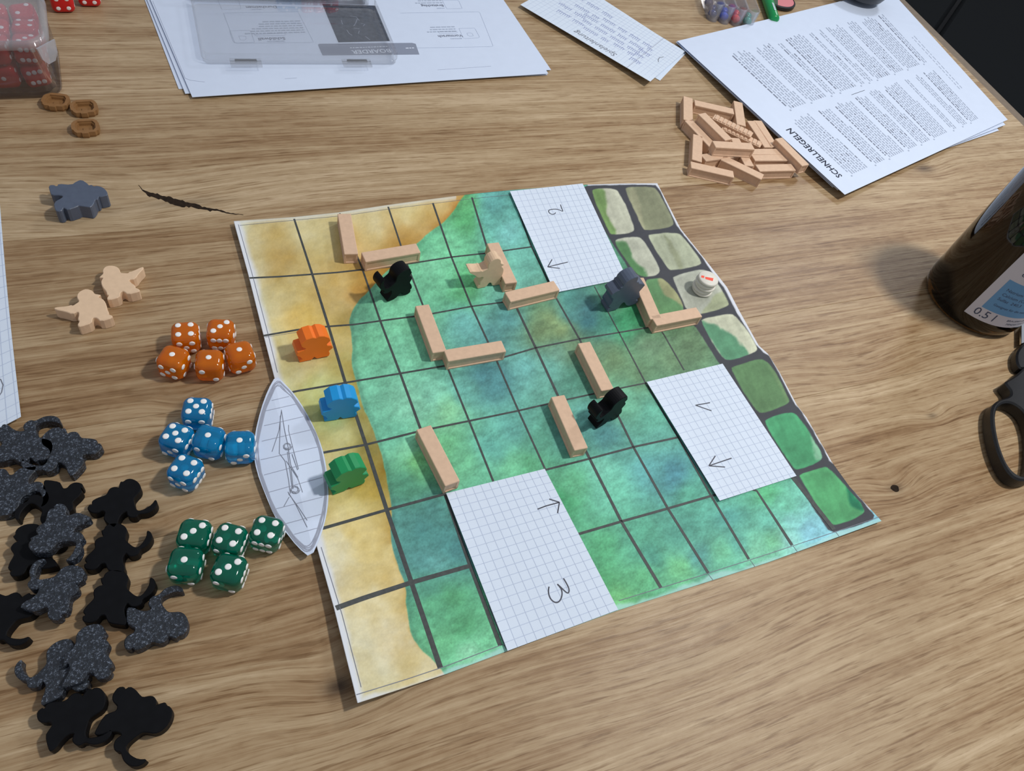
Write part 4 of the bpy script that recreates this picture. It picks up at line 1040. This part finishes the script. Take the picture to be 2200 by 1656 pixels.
# clip tab over the near corner
tc_ = np.array([bx1 - .32, by0 + .32]); dd = np.array([1, -1]) / math.sqrt(2); tt = np.array([1, 1]) / math.sqrt(2)
o2 = tc_ + dd * .22; V = []
for z, w_, off in ((bh - .1, .75, 0), (bh - .9, .62, .05), (bh - 1.35, .30, .06)):
    for s_, e_ in ((-1, 0), (1, 0), (1, .12), (-1, .12)): V.append([*(o2 + tt * w_ * s_ + dd * (off + e_)), z])
F = [[0, 1, 2, 3], [11, 10, 9, 8]] + [[k_ * 4 + (i + 1) % 4, k_ * 4 + i, (k_ + 1) * 4 + i, (k_ + 1) * 4 + (i + 1) % 4] for k_ in range(2) for i in range(4)]
wobj('clip_tab', V, F, M['frosted'], lid)
where = ['lowest layer', 'upper layer']
spot = [('near the clear corner', bx1 - 1.35, by0 + 1.3), ('against the near wall', bx1 - 3.1, by0 + 1.25), ('at the outer near wall', bx1 - 4.85, by0 + 1.3), ('along the board side', bx1 - 1.3, by0 + 3.1), ('in the centre', bx1 - 3.05, by0 + 3.15), ('at the far board side', bx1 - 1.35, by0 + 4.95), ('at the far wall', bx1 - 3.1, by0 + 5.0)]
rr = random.Random(5)
for lay in range(2):
    for i, (nm, x, y) in enumerate(spot):
        die(RD, 1.62, (x + rr.uniform(-.04, .04), y + rr.uniform(-.04, .04), 1.18 + lay * 1.66), (rr.uniform(-.16, .16), rr.uniform(-.16, .16), rr.choice((0, 1, 2)) * math.pi / 2 + rr.uniform(-.22, .22)), rr.choice((2, 3, 4, 5)), rr.choice((1, 6)) if i % 2 else 6 if lay else 1,
            'red die inside the clear box, %s, %s' % (where[lay], nm), 'red dice inside the clear box')

# ================================================================== stack of printed sheets with the clear case
def plain_sheet(c, z, name, label, cat='paper', group=None, bow=0.0, m='paper', n=(20, 14), extra=None):
    pf_ = quad_fun(c)
    zf_ = extra or (lambda u, v, x, y: z + bow * np.sin(np.asarray(u) * math.pi) + 0 * np.asarray(x))
    V, F = sheet_mesh(pf_, n[0], n[1], zf_, .025)
    o = wobj(name, V, F, M[m]); tag(o, label, cat, group); return o, pf_, zf_
gA = 'printed sheets under the clear case'
plain_sheet([(292, -50), (1040, -50), (1176, 161), (384, 191)], .05, 'printed_sheet', 'lowest white sheet of the stack under the clear case', group=gA)
plain_sheet([(296, -50), (1048, -50), (1184, 150), (398, 201)], .14, 'printed_sheet', 'middle white sheet peeking out under the clear case stack', group=gA)
A4, A4f, A4z = plain_sheet([(302, -50), (1046, -50), (1178, 158), (413, 208.5)], .24, 'printed_sheet', 'top white sheet printed with a grey BOARDER banner under the clear case', group=gA)
ZA = .252
def put(px, ang, P, z=ZA):
    o_ = on(*px, z); c, s = math.cos(ang), math.sin(ang); P = np.asarray(P, float)
    return np.c_[P[:, 0] * c - P[:, 1] * s + o_[0], P[:, 0] * s + P[:, 1] * c + o_[1], np.full(len(P), z)]
ANG = math.radians(182)
def words(parts_, px, ang, body, size, **k_):
    v, f = text_mesh(body, size, **k_)
    if len(v): parts_.append((put(px, ang, v, k_.get('z', ZA)) if False else put(px, ang, v), f))
qd = lambda pts, z=ZA: (np.array([on(*p, z) for p in pts]), [list(range(len(pts)))[::-1]])
v, f = qd([(683, 96), (686, 94), (885, 92), (893, 94), (901, 117), (693, 119)], ZA - .004); wobj('grey_banner', v, f, M['print_grey'], A4)
v, f = qd([(692, 8), (806, 12), (838, 88), (727, 91)], ZA - .004); pic = wobj('dark_picture', v, f, M['photo'], A4)
sc1 = [[(733, 43), (736, 52)], [(752, 34), (765, 36), (772, 44)], [(768, 40), (764, 50), (760, 56)], [(745, 64), (750, 72), (757, 76)], [(772, 66), (770, 72)], [(776, 50), (784, 52), (780, 56)], [(785, 78), (795, 86)], [(760, 60), (772, 62)]]
v, f = join([ribbon(np.array([on(*p, ZA + .002) for p in s_]), .07) for s_ in sc1]); wobj('light_scribbles', v, f, M['print_grey'], pic)
def dashes(parts_, px, length, hgt):
    x = 0
    while x < length:
        w_ = random.uniform(.12, .34); parts_.append((put(px, ANG, np.array([(x, 0), (x + w_, 0), (x + w_, hgt), (x, hgt)])), [[0, 1, 2, 3]])); x += w_ + .07
pt = []; words(pt, (838, 105), ANG, 'BOARDER', .74, bold=.012)
v, f = join(pt); wobj('banner_lettering', v, f, M['print_white'], A4)
pt = []; dashes(pt, (889, 102), .7, .12); dashes(pt, (832, 99), 3.2, .10)
v, f = join(pt); wobj('banner_small_print', v, f, M['print_white'], A4)['kind'] = 'stuff'
pt = []
words(pt, (612, 79.5), ANG, 'Schildwall', .55, bold=.01); words(pt, (594, 12.5), ANG, 'Durchatmen', .5, bold=.008); words(pt, (992, 74), ANG, 'Vormarsch', .52, bold=.01); words(pt, (952, 9.5), ANG, 'Breitschlag', .5, bold=.01)
for v, f in pt: wobj('card_title', v, f, M['print'], A4)
pt = []
words(pt, (612, 87), ANG, 'VERTEIDIGUNG', .20); words(pt, (562, 19), ANG, 'HEILUNG', .20); words(pt, (992, 81.5), ANG, 'BEWEGUNG', .20); words(pt, (955, 16.5), ANG, 'ANGRIFF', .20)
for ox, oy, rows in ((655, 68, 6), (980, 66, 3), (950, 5, 2)):
    for r_ in range(rows):
        P = on(ox - 2 * r_, oy - 4.8 * r_, ZA); x = 0
        while x < (4.6 - .35 * r_ if ox == 655 else 2.6 - .3 * r_):
            w_ = random.uniform(.15, .5); c, s = math.cos(ANG), math.sin(ANG)
            q_ = np.array([(x, 0), (x + w_, 0), (x + w_, .12), (x, .12)])
            pt.append((put((ox - 2 * r_, oy - 4.8 * r_), ANG, q_), [[0, 1, 2, 3]])); x += w_ + .08
v, f = join(pt); wobj('small_print', v, f, M['print_light'], A4)['kind'] = 'stuff'
lines = [[(493, 66), (538, 65), (547, 91), (502, 92), (493, 66)], [(986, 61), (1020, 60), (1031, 81), (996, 83), (986, 61)], [(468, 0), (512, 0), (518, 19), (477, 21), (468, 0)], [(950, 0), (985, 0), (993, 18), (960, 19), (950, 0)],
         [(513, 77), (528, 77), (530, 86), (516, 86), (513, 77)], [(1003, 71), (1014, 70), (1017, 77), (1006, 78), (1003, 71)], [(546, 74), (614, 71), (614, 76), (548, 77), (546, 74)], [(942, 68), (983, 67), (984, 71), (944, 72), (942, 68)], [(480, 28), (640, 25), (674, 91), (505, 93), (480, 28)], [(860, 28), (1030, 25), (1060, 100), (895, 103)]]
v, f = join([ribbon(resample(np.array([on(*p, ZA) for p in s_]), .3), .022) for s_ in lines]); wobj('card_frames', v, f, M['print_light'], A4)['kind'] = 'stuff'
v, f = join([ribbon(resample(np.array([on(*p, ZA) for p in s_]), .5), .02) for s_ in ([(328, 2), (399, 171), (440, 176)], [(612, 169), (638, 167)], [(940, 150), (1000, 146), (1055, 142)])]); wobj('crease_lines', v, f, M['pencil_light'], A4)

# clear hinged case, its lid lying open towards the viewer
NL, NR, FL, FR = on(437, 138, .3), on(853, 139, .3), on(404, 6, .3), on(806, 12, .3)
case = wthing('clear_case', tuple((NL + FR) / 2 * [1, 1, 0] + [0, 0, .27]), 'clear hinged plastic case lying open on the printed sheets', 'case')
def tray_between(nl, nr, fr, fl, z0, h, t_, r=.5, floor_t=.12):
    ex = nr - nl; wx_ = np.linalg.norm(ex[:2]); e1 = ex[:2] / wx_; ey = fl - nl; e2 = np.array([-e1[1], e1[0]]); dy = abs(ey[:2] @ e2); sh = (ey[:2] @ e1) / dy
    to = lambda P: nl[:2] + P[:, :1] * e1 + P[:, 1:] * (e2 + e1 * 0)
    R_ = lambda k_, rr_: to(rrect(k_, wx_ - k_, k_, dy - k_, rr_))
    return stack_rings([ring_at(R_(.06, r), z0), ring_at(R_(0, r), z0 + .06), ring_at(R_(0, r), z0 + h * .45), ring_at(R_(-.08, r), z0 + h * .5), ring_at(R_(-.08, r), z0 + h), ring_at(R_(t_ * .8, r * .8), z0 + h), ring_at(R_(t_, r * .8), z0 + floor_t)]), e1, e2, dy, wx_
(V, F), e1, e2, dyc, wxc = tray_between(NL, NR, FR, FL, .28, .85, .22)
cl = wobj('case_lid', V, F, M['clear'], case)
for px_ in (529, 767):
    c = on(px_, 139, .6)[:2]
    P = [c - e1 * 1.15 - e2 * .45, c + e1 * 1.15 - e2 * .45, c + e1 * 1.15 + e2 * .5, c - e1 * 1.15 + e2 * .5]
    inn = [c - e1 * .8 - e2 * .15, c + e1 * .8 - e2 * .15, c + e1 * .8 + e2 * .15, c - e1 * .8 + e2 * .15]
    v, f = soft_prism(P, .62, .84, .05); lt = wobj('latch_tab', v, f, M['clear'], cl)
    v, f = soft_prism(inn, .84, 1.0, .04); wobj('latch_bar', v, f, M['clear'], lt)
n2 = FL + np.array([*(e2 * .15), 0]); n3 = n2 + np.array([*(e1 * wxc), 0])
(V, F), *_ = tray_between(n2, n3, n3 + np.array([*(e2 * 7), 0]), n2 + np.array([*(e2 * 7), 0]), .28, 1.6, .22)
wobj('case_base', V, F, M['clear'], case)
cols = [('blue', UD), ('blue', UD), ('pale red', RD), ('red', RD), ('red', RD)]
for i, (nm, dm) in enumerate(cols):
    p = on(612 + i * 26, 4, .45)[:2] + e2 * 1.4
    die(dm, 1.2, (p[0], p[1], .41 + .62), (0, 0, math.atan2(e1[1], e1[0]) + .1 * i), 1 + i % 5, 3 if i not in (2, ) else 6, '%s die in the far tray of the clear case, %s' % (nm, ('nearest the red dice box', 'second from the red dice box', 'in the middle', 'fourth from the red dice box', 'farthest from the red dice box')[i]), 'dice in the clear case').scale = (.78,) * 3

# ================================================================== handwritten note
def scribble(parts_, pf_, zf_, a0, a1, b, h, wch, jag=1.0, seed=0, w=.035):
    """a line of joined-up handwriting: loops along a at row b"""
    r_ = random.Random(seed); a = a0
    while a < a1:
        ln = r_.uniform(.05, .13); n = max(3, int(ln / wch)); P = []
        for i in range(n * 6 + 1):
            t_ = i / 6; hh = h * (1.0 if r_.random() > .12 else 1.7)
            P.append((a + t_ * wch + .25 * wch * math.sin(t_ * 2 * math.pi), b + hh * .5 * math.cos(t_ * 2 * math.pi + .4 * r_.random())))
        parts_.append(ribbon(on_sheet(pf_, zf_, np.array(P), .01), w)); a += n * wch + .025
gN = 'handwritten squared notes'
npx = [(1397, 175), (1118, 10), (1216, -45), (1472, 110)]
nz_ = lambda dz: (lambda u, v, x, y: .10 + dz + .45 * np.exp(-np.asarray(v) * 6) * (1 - .4 * np.asarray(u)) + .15 * np.exp(-np.asarray(u) * 7))
plain_sheet([(1418, 173), (1128, 8), (1226, -47), (1474, 114)], .05, 'squared_note', 'lower squared note sheet peeking out under the handwritten one', group=gN, m='graph_paper')
note, nf, nzf = plain_sheet(npx, .1, 'squared_note', 'handwritten squared note in blue ink behind the board', group=gN, m='graph_paper', extra=nz_(0))
sheet_strokes('square_ruling', [([(a, 0), (a, 1)], .03) for a in np.linspace(.03, .97, 30)] + [([(0, b), (1, b)], .02) for b in np.linspace(.06, .94, 15)], nf, nzf, M['ink_line'], note, .005)
sheet_strokes('margin_line', [([(.185, 0), (.185, 1)], .05)], nf, nzf, M['pencil_light'], note, .008)
v, f = text_mesh('Spielanleitung', .9, shear=.25)
L_cm, W_cm = 15.2, 7.8
v2 = on_sheet(nf, nzf, np.c_[.30 + v[:, 0] / L_cm, .10 + (.3 - v[:, 1]) / W_cm], .012)
wobj('note_heading', v2, [q[::-1] for q in f], M['pencil'], note)
pt = []
for i, (b, a0, a1) in enumerate(((.27, .42, .60), (.30, .22, .40), (.40, .21, .62), (.52, .215, .70), (.66, .19, .55), (.60, .60, .80), (.78, .55, .85), (.45, .66, .82), (.30, .62, .78))):
    scribble(pt, nf, nzf, a0, a1, b, .055, .014, seed=i + 3)
for i, b in enumerate((.22, .36, .48, .60)):
    scribble(pt, nf, nzf, .145 + .02 * (i % 2), .17, b, .06, .014, seed=40 + i)
v, f = join(pt); wobj('blue_handwriting', v, f, M['blue_pen'], note)['kind'] = 'stuff'
sheet_strokes('pencil_mark', [(np.array([(.075, .62), (.09, .56), (.085, .50), (.07, .46)]), .07)], nf, nzf, M['pencil'], note, .01, .02)

# ================================================================== rule sheets
gR = 'sheets of printed rules'
RQ = [(1815, 418), (1455, 88), (1912, -22), (2165, 257)]
def rz(dz, edge=.75):
    return lambda u, v, x, y: .08 + dz + edge * np.exp(-np.asarray(v) * 5) * np.sin(np.clip(np.asarray(u) * .9 + .12, 0, 1) * math.pi) ** .6 + .25 * np.sin(np.asarray(v) * math.pi) * .6 + .5 * np.exp(-(1 - np.asarray(v)) * 7) * np.sin(np.asarray(u) * math.pi)
plain_sheet([(1789, 402), (1462, 100), (1908, -20), (2146, 280)], .05, 'rule_sheet', 'lowest sheet of printed rules, its corners peeking out', group=gR, extra=rz(0, .6))
plain_sheet([(1800, 408), (1452, 90), (1905, -22), (2160, 268)], .10, 'rule_sheet', 'middle sheet of printed rules, edges just showing', group=gR, extra=rz(.15, .6))
rules, rf, rzf = plain_sheet(RQ, .1, 'rule_sheet', 'top sheet of printed rules headed SCHNELLREGELN, in two text columns', group=gR, extra=rz(.30, .6), n=(26, 26))
RL, RW = 22.5, 30.5                                   # page size along a and b
v, f = text_mesh('SCHNELLREGELN', 1.0, bold=.018)
k_ = .335 / v[:, 0].max()
v2 = on_sheet(rf, rzf, np.c_[.095 + v[:, 0] * k_, .060 - v[:, 1] / RW], .012)
wobj('rule_heading', v2, [q[::-1] for q in f], M['print_dark'], rules)
pt, ptb = [], []; r_ = random.Random(9)
def dash(parts_, a0, a1, b, h):
    P = on_sheet(rf, rzf, np.array([(a0, b), (a1, b), (a1, b - h), (a0, b - h)]), .012); parts_.append((P, [[0, 1, 2, 3]]))
for c0, c1, bs in ((.085, .475, .095), (.525, .885, .125)):
    b = bs; para = r_.randint(6, 9); first = True
    while b < .865:
        a = c0 + (.02 if first else 0); end = c1 if para > 1 else c0 + (c1 - c0) * r_.uniform(.3, .8)
        head = first and r_.random() < .45
        if first:
            dash(pt, c0 - .012, c0 - .004, b + .001, .006)
        while a < end:
            w_ = r_.uniform(.008, .034)
            if a + w_ > end: break
            dash(ptb if (head or r_.random() < .05) else pt, a, a + w_, b, .0050 if head else .0044); a += w_ + .0055
        first = False; para -= 1; b += .0108
        if para <= 0: b += .012 if r_.random() < .75 else .028; para = r_.randint(3, 9); first = True
for b in (.90, .915):
    a = .3
    while a < .7: w_ = r_.uniform(.01, .03); dash(pt, a, a + w_, b, .003); a += w_ + .008
v, f = join(pt); wobj('small_print', v, f, M['print_light'], rules)['kind'] = 'stuff'
v, f = join(ptb); wobj('bold_print', v, f, M['print'], rules)['kind'] = 'stuff'
v, f = join([ribbon(on_sheet(rf, rzf, np.array([(.488, .40), (.488, .47)]), .012), .05)]); wobj('column_rule', v, f, M['print_dark'], rules)

# ================================================================== divided tray with coloured gems
t0, t1 = on(1531, 50), on(1606, 66)
rd_ = (t1 - t0)[:2]; pitch = np.linalg.norm(rd_) / 3; rd_ /= np.linalg.norm(rd_); ax = np.array([-rd_[1], rd_[0]])
tray = wthing('divided_tray', (*((t0 + t1)[:2] / 2 + ax * 2.5), 0), 'milky plastic tray with four scalloped compartments behind the rule sheets', 'tray')
def trough(c, rad, h, length, t_=.10):
    a = np.linspace(math.pi, 2 * math.pi, 15)
    arc = lambda r__: np.c_[r__ * np.cos(a), r__ * np.sin(a)]
    o_, i_ = arc(rad), arc(rad - t_)
    oo = np.r_[o_, [[rad, length]], [[-rad, length]]]; ii = np.r_[i_, [[rad - t_, length - t_]], [[-rad + t_, length - t_]]]
    to = lambda P: c + P[:, :1] * rd_ + P[:, 1:] * ax
    tap = lambda P, s_: to(P * s_)
    return stack_rings([ring_at(tap(oo, .86), .02), ring_at(to(oo), h), ring_at(to(ii), h), ring_at(tap(ii, .85), .14)])
gems = [('dark blue', alb(18, 50, 110)), ('blue', alb(24, 70, 190)), ('red', alb(208, 40, 48)), ('teal', alb(20, 140, 120))]
for i in range(4):
    c = t0[:2] + rd_ * pitch * i + ax * .75
    v, f = trough(c, pitch * .5, 1.9, 5.0); wobj('compartment', v, f, M['milky'], tray, False)
    gm = mat(gems[i][0].replace(' ', '_') + '_gem_resin', gems[i][1], .15, .5)
    for j in range(3):
        p = c + ax * (.15 + 1.15 * j) + rd_ * (.12 if j % 2 else -.12)
        v, f = lathe([(.02, 0), (.34, .1), (.5, .35), (.42, .62), (.18, .75), (.02, .77)], 14)
        v[:, 0] += p[0]; v[:, 1] += p[1]; v[:, 2] += .16
        tag(wobj('gem', v, f, gm, smooth=True), '%s gem %s in the milky tray' % (gems[i][0], ('at the near end', 'in the middle', 'at the far end')[j]), 'gem', 'gems in the divided tray')

# green marker, pink tin, black dish
def rod(p0, p1, prof, n=20):
    a = np.array(p0, float); b = np.array(p1, float); d = (b - a) / np.linalg.norm(b - a); s_ = np.cross(d, [0, 0, 1]); s_ /= np.linalg.norm(s_); u_ = np.cross(s_, d)
    t_ = np.linspace(0, 2 * math.pi, n, endpoint=False); L__ = np.linalg.norm(b - a)
    rings = [a + d * (x * L__) + r__ * (np.cos(t_)[:, None] * s_ + np.sin(t_)[:, None] * u_) for x, r__ in prof]
    return stack_rings(rings)
m0 = on(1664, 44, .6); m1 = on(1628, -60, .6)
mk_ = wthing('felt_pen', (m0[0], m0[1], 0), 'bright green felt pen behind the rule sheets', 'pen')
v, f = rod(m0, m1, [(0, .35), (.02, .55), (.5, .58), (1, .58)]); wobj('barrel', v, f, M['green_pen'], mk_, True)
v, f = rod(m0 + (m1 - m0) * .5, m1, [(0, .60), (.9, .62), (1, .5)]); wobj('pen_cap', v, f, M['green_pen'], mk_, True)
dm = (m1 - m0)[:2] / np.linalg.norm((m1 - m0)[:2]); pm = np.array([-dm[1], dm[0]])
ps = [(np.array([[*((m0 + (m1 - m0) * .10)[:2] + dm * x_ + pm * y_), 1.185] for x_, y_ in ((k_ * .34, -.12), (k_ * .34 + .24, -.12), (k_ * .34 + .24, .1), (k_ * .34, .1))]), [[0, 1, 2, 3]]) for k_ in range(5)]
v, f = join(ps); wobj('pen_print', v, f, M['print_white'], mk_)['kind'] = 'stuff'
c = on(1668, 4)
tin = wthing('round_tin', (c[0], c[1], 0), 'pink and dark green round tin half hidden behind the rule sheets', 'tin')
v, f = lathe([(2.0, 0), (2.1, .1), (2.1, .4), (1.95, .5), (1.9, .4), (.02, .4)], 40); v[:, :2] += c[:2]; wobj('rim', v, f, M['dark_plastic'], tin)
t_ = np.linspace(-2.2, 1.0, 20); P = np.r_[np.c_[1.88 * np.cos(t_), 1.88 * np.sin(t_)]] + c[:2]
v, f = prism(P, .38, .46); wobj('pink_field', v, f, M['pink'], tin)
t_ = np.linspace(1.0, 2 * math.pi - 2.2, 20); P = np.r_[np.c_[1.88 * np.cos(t_), 1.88 * np.sin(t_)]] + c[:2]
v, f = prism(P, .38, .46); wobj('green_field', v, f, M['dark_green'], tin)
c = on(1835, 4)
dish = wthing('black_dish', (c[0], c[1], .9), 'black dish with orange snacks on the far end of the rule sheets', 'dish')
v, f = lathe([(2.2, .9), (2.8, 1.2), (3.3, 2.2), (3.4, 2.5), (3.2, 2.5), (2.7, 1.5), (.05, 1.4)], 48); v[:, :2] += c[:2]; wobj('bowl', v, f, M['dark_plastic'], dish, True)
v, f = lathe([(2.9, 1.9), (2.4, 2.2), (1.2, 2.4), (.05, 2.45)], 30, False); v[:, :2] += c[:2]; v[:, 2] += rng.normal(0, .06, len(v)); wobj('snack_filling', v, f, M['orange_sauce'], dish)

# ================================================================== bottle
c = on(2082, 648); BR = 3.88
bt = wthing('bottle', (c[0], c[1], 0), 'brown glass half-litre bottle with a white and blue label', 'bottle')
prof = [(2.4, .25), (3.1, .0), (3.45, .02), (3.75, .25), (3.86, .7), (BR, 1.2), (BR, 14.5), (3.7, 15.6), (3.2, 17.0), (2.3, 18.8), (1.6, 20.2), (1.35, 21.5), (1.32, 23.6), (1.45, 23.8), (1.45, 24.4), (1.3, 24.5), (1.05, 24.4), (1.05, 21.5), (1.35, 20.0), (2.1, 18.5), (3.0, 16.6), (3.5, 15.4), (3.62, 14.5), (3.62, 1.2), (3.4, .7), (1.6, .75), (.05, .9)]
v, f = lathe(prof, 72); v[:, :2] += c[:2]; wobj('glass', v, f, M['amber'], bt, True)
v, f = lathe([(.05, .95), (1.6, .8), (3.38, .76), (3.6, 1.25), (3.6, 9.0), (.05, 9.0)], 60); v[:, :2] += c[:2]; wobj('drink', v, f, M['cola'], bt, True)
TH0, LZ = -2.72, 1.45
def on_label(P, lift_=.015):
    P = np.asarray(P, float); th = TH0 + P[:, 0] / BR; r__ = BR + lift_
    return np.c_[c[0] + r__ * np.cos(th), c[1] + r__ * np.sin(th), LZ + P[:, 1]]
def label_grid(x0, x1, y0, y1, n, lift_):
    xs = np.linspace(x0, x1, n); P = np.r_[np.c_[xs, np.full(n, y0)], np.c_[xs, np.full(n, y1)]]
    return on_label(P, lift_), [[i, i + 1, n + i + 1, n + i] for i in range(n - 1)]
v, f = label_grid(0, 8.2, 0, 10.5, 30, .012); lab = wobj('label', v, f, M['label'], bt, True)
v, f = label_grid(.62, 7.4, 1.07, 3.95, 26, .018); wobj('blue_panel', v, f, M['label_blue'], lab, True)
pt = []
for x, y, s_, b in ((.42, .30, .95, '0.5 l'), (1.0, 5.35, .62, 'Nat\u00fcrliches Mineralwasser'), (.95, 4.55, .62, 'enteisent und mit Kohlens\u00e4ure'), (2.9, .62, .28, 'BRAUEREI UND MINERALBRUNNEN'), (3.1, .25, .28, 'MINDESTENS HALTBAR BIS SIEHE'), (1.0, 3.05, .36, 'Natrium (Na+)'), (1.0, 2.6, .36, 'Calcium (Ca2+) 85,0'), (1.0, 2.15, .36, 'Sulfat  240,3'), (1.1, 1.6, .30, 'Geeignet f\u00fcr die natriumarme Ern\u00e4hrung'), (3.6, 3.4, .36, 'Auszug aus der Analyse'), (3.9, 2.95, .36, '1 Liter enth\u00e4lt')):
    v, f = text_mesh(b, s_)
    keep = v[:, 0] + x < 7.9
    if len(v): pt.append((on_label(v + [x, y], .024), [q for q in f if all(keep[i] for i in q)]))
v, f = join(pt); wobj('label_lettering', v, f, M['label_text'], lab)

# ================================================================== scissors
zs = lambda P, z: on_arr(np.array([(2060 + x / 4.14, 680 + y / 4.14) for x, y in P]), z)[:, :2]
OUT = [(580,455),(520,515),(450,558),(412,578),(430,610),(465,650),(470,690),(440,715),(390,728),(345,745),(302,790),(288,860),(292,960),(310,1060),(340,1180),(390,1300),(440,1385),(500,1440),(580,1462),(700,1440),(790,1300),(810,1000),(770,700),(720,455),(650,420)]
INN = [(335,850),(350,800),(400,762),(470,762),(540,800),(600,860),(650,1000),(660,1200),(640,1380),(590,1418),(540,1410),(480,1370),(430,1300),(390,1200),(360,1100),(340,1000),(330,900)]
zt = 1.05
oo, ii = smooth_poly(zs(OUT, zt), 2), smooth_poly(zs(INN, zt), 2)
sci = wthing('scissors', (*oo.mean(0), 0), 'scissors with black plastic handles lying beside the bottle', 'scissors')
def ring_solid(oo, ii, z0, z1, r=.12):
    bm = bmesh.new()
    def inset(P, s_):
        a = .5 * np.sum(P[:, 0] * np.roll(P[:, 1], -1) - np.roll(P[:, 0], -1) * P[:, 1])
        if a < 0: P = P[::-1]
        e = np.roll(P, -1, 0) - np.roll(P, 1, 0); e /= np.linalg.norm(e, axis=1)[:, None]; return P - np.c_[e[:, 1], -e[:, 0]] * s_, P
    oi_, oo_ = inset(oo, r); ie_, ii_ = inset(ii, -r)
    mkv = lambda P, z: [bm.verts.new((*p, z)) for p in P]
    def lvls(A, Ai): return [mkv(Ai, z0), mkv(A, z0 + r), mkv(A, z1 - r), mkv(Ai, z1)]
    lo, li = lvls(oo_, oi_), lvls(ii_, ie_)
    for L__ in (lo, li):
        for k_ in range(3):
            n = len(L__[0])
            for i in range(n): bm.faces.new((L__[k_][i], L__[k_][(i + 1) % n], L__[k_ + 1][(i + 1) % n], L__[k_ + 1][i]))
    for k_ in (0, 3):
        eds = [bm.edges.get((L__[k_][i], L__[k_][(i + 1) % len(L__[k_])])) for L__ in (lo, li) for i in range(len(L__[k_]))]
        bmesh.ops.triangle_fill(bm, edges=eds, use_beauty=True)
    bmesh.ops.recalc_face_normals(bm, faces=bm.faces); bm.verts.index_update()
    V = np.array([v.co[:] for v in bm.verts]); F = [[v.index for v in f.verts] for f in bm.faces]; bm.free(); return V, F
v, f = ring_solid(oo, ii, .05, zt); wobj('handle', v, f, M['black_grip'], sci)
P = smooth_poly(zs([(512,330),(545,270),(640,180),(800,150),(830,380),(640,440),(560,470),(520,420)], .8), 2)
v, f = soft_prism(P, .05, .8, .12); wobj('handle', v, f, M['black_grip'], sci)
P = zs([(556,240),(556,70),(700,-120),(1000,-420),(1060,-400),(900,-60),(700,190)], .65)
v, f = soft_prism(P, .45, .65, .03); wobj('blade', v, f, M['steel'], sci)
P = zs([(700,190),(800,-40),(1100,-380),(1140,-350),(960,0),(820,240)], .45)
v, f = soft_prism(P, .25, .44, .03); wobj('blade', v, f, M['steel'], sci)
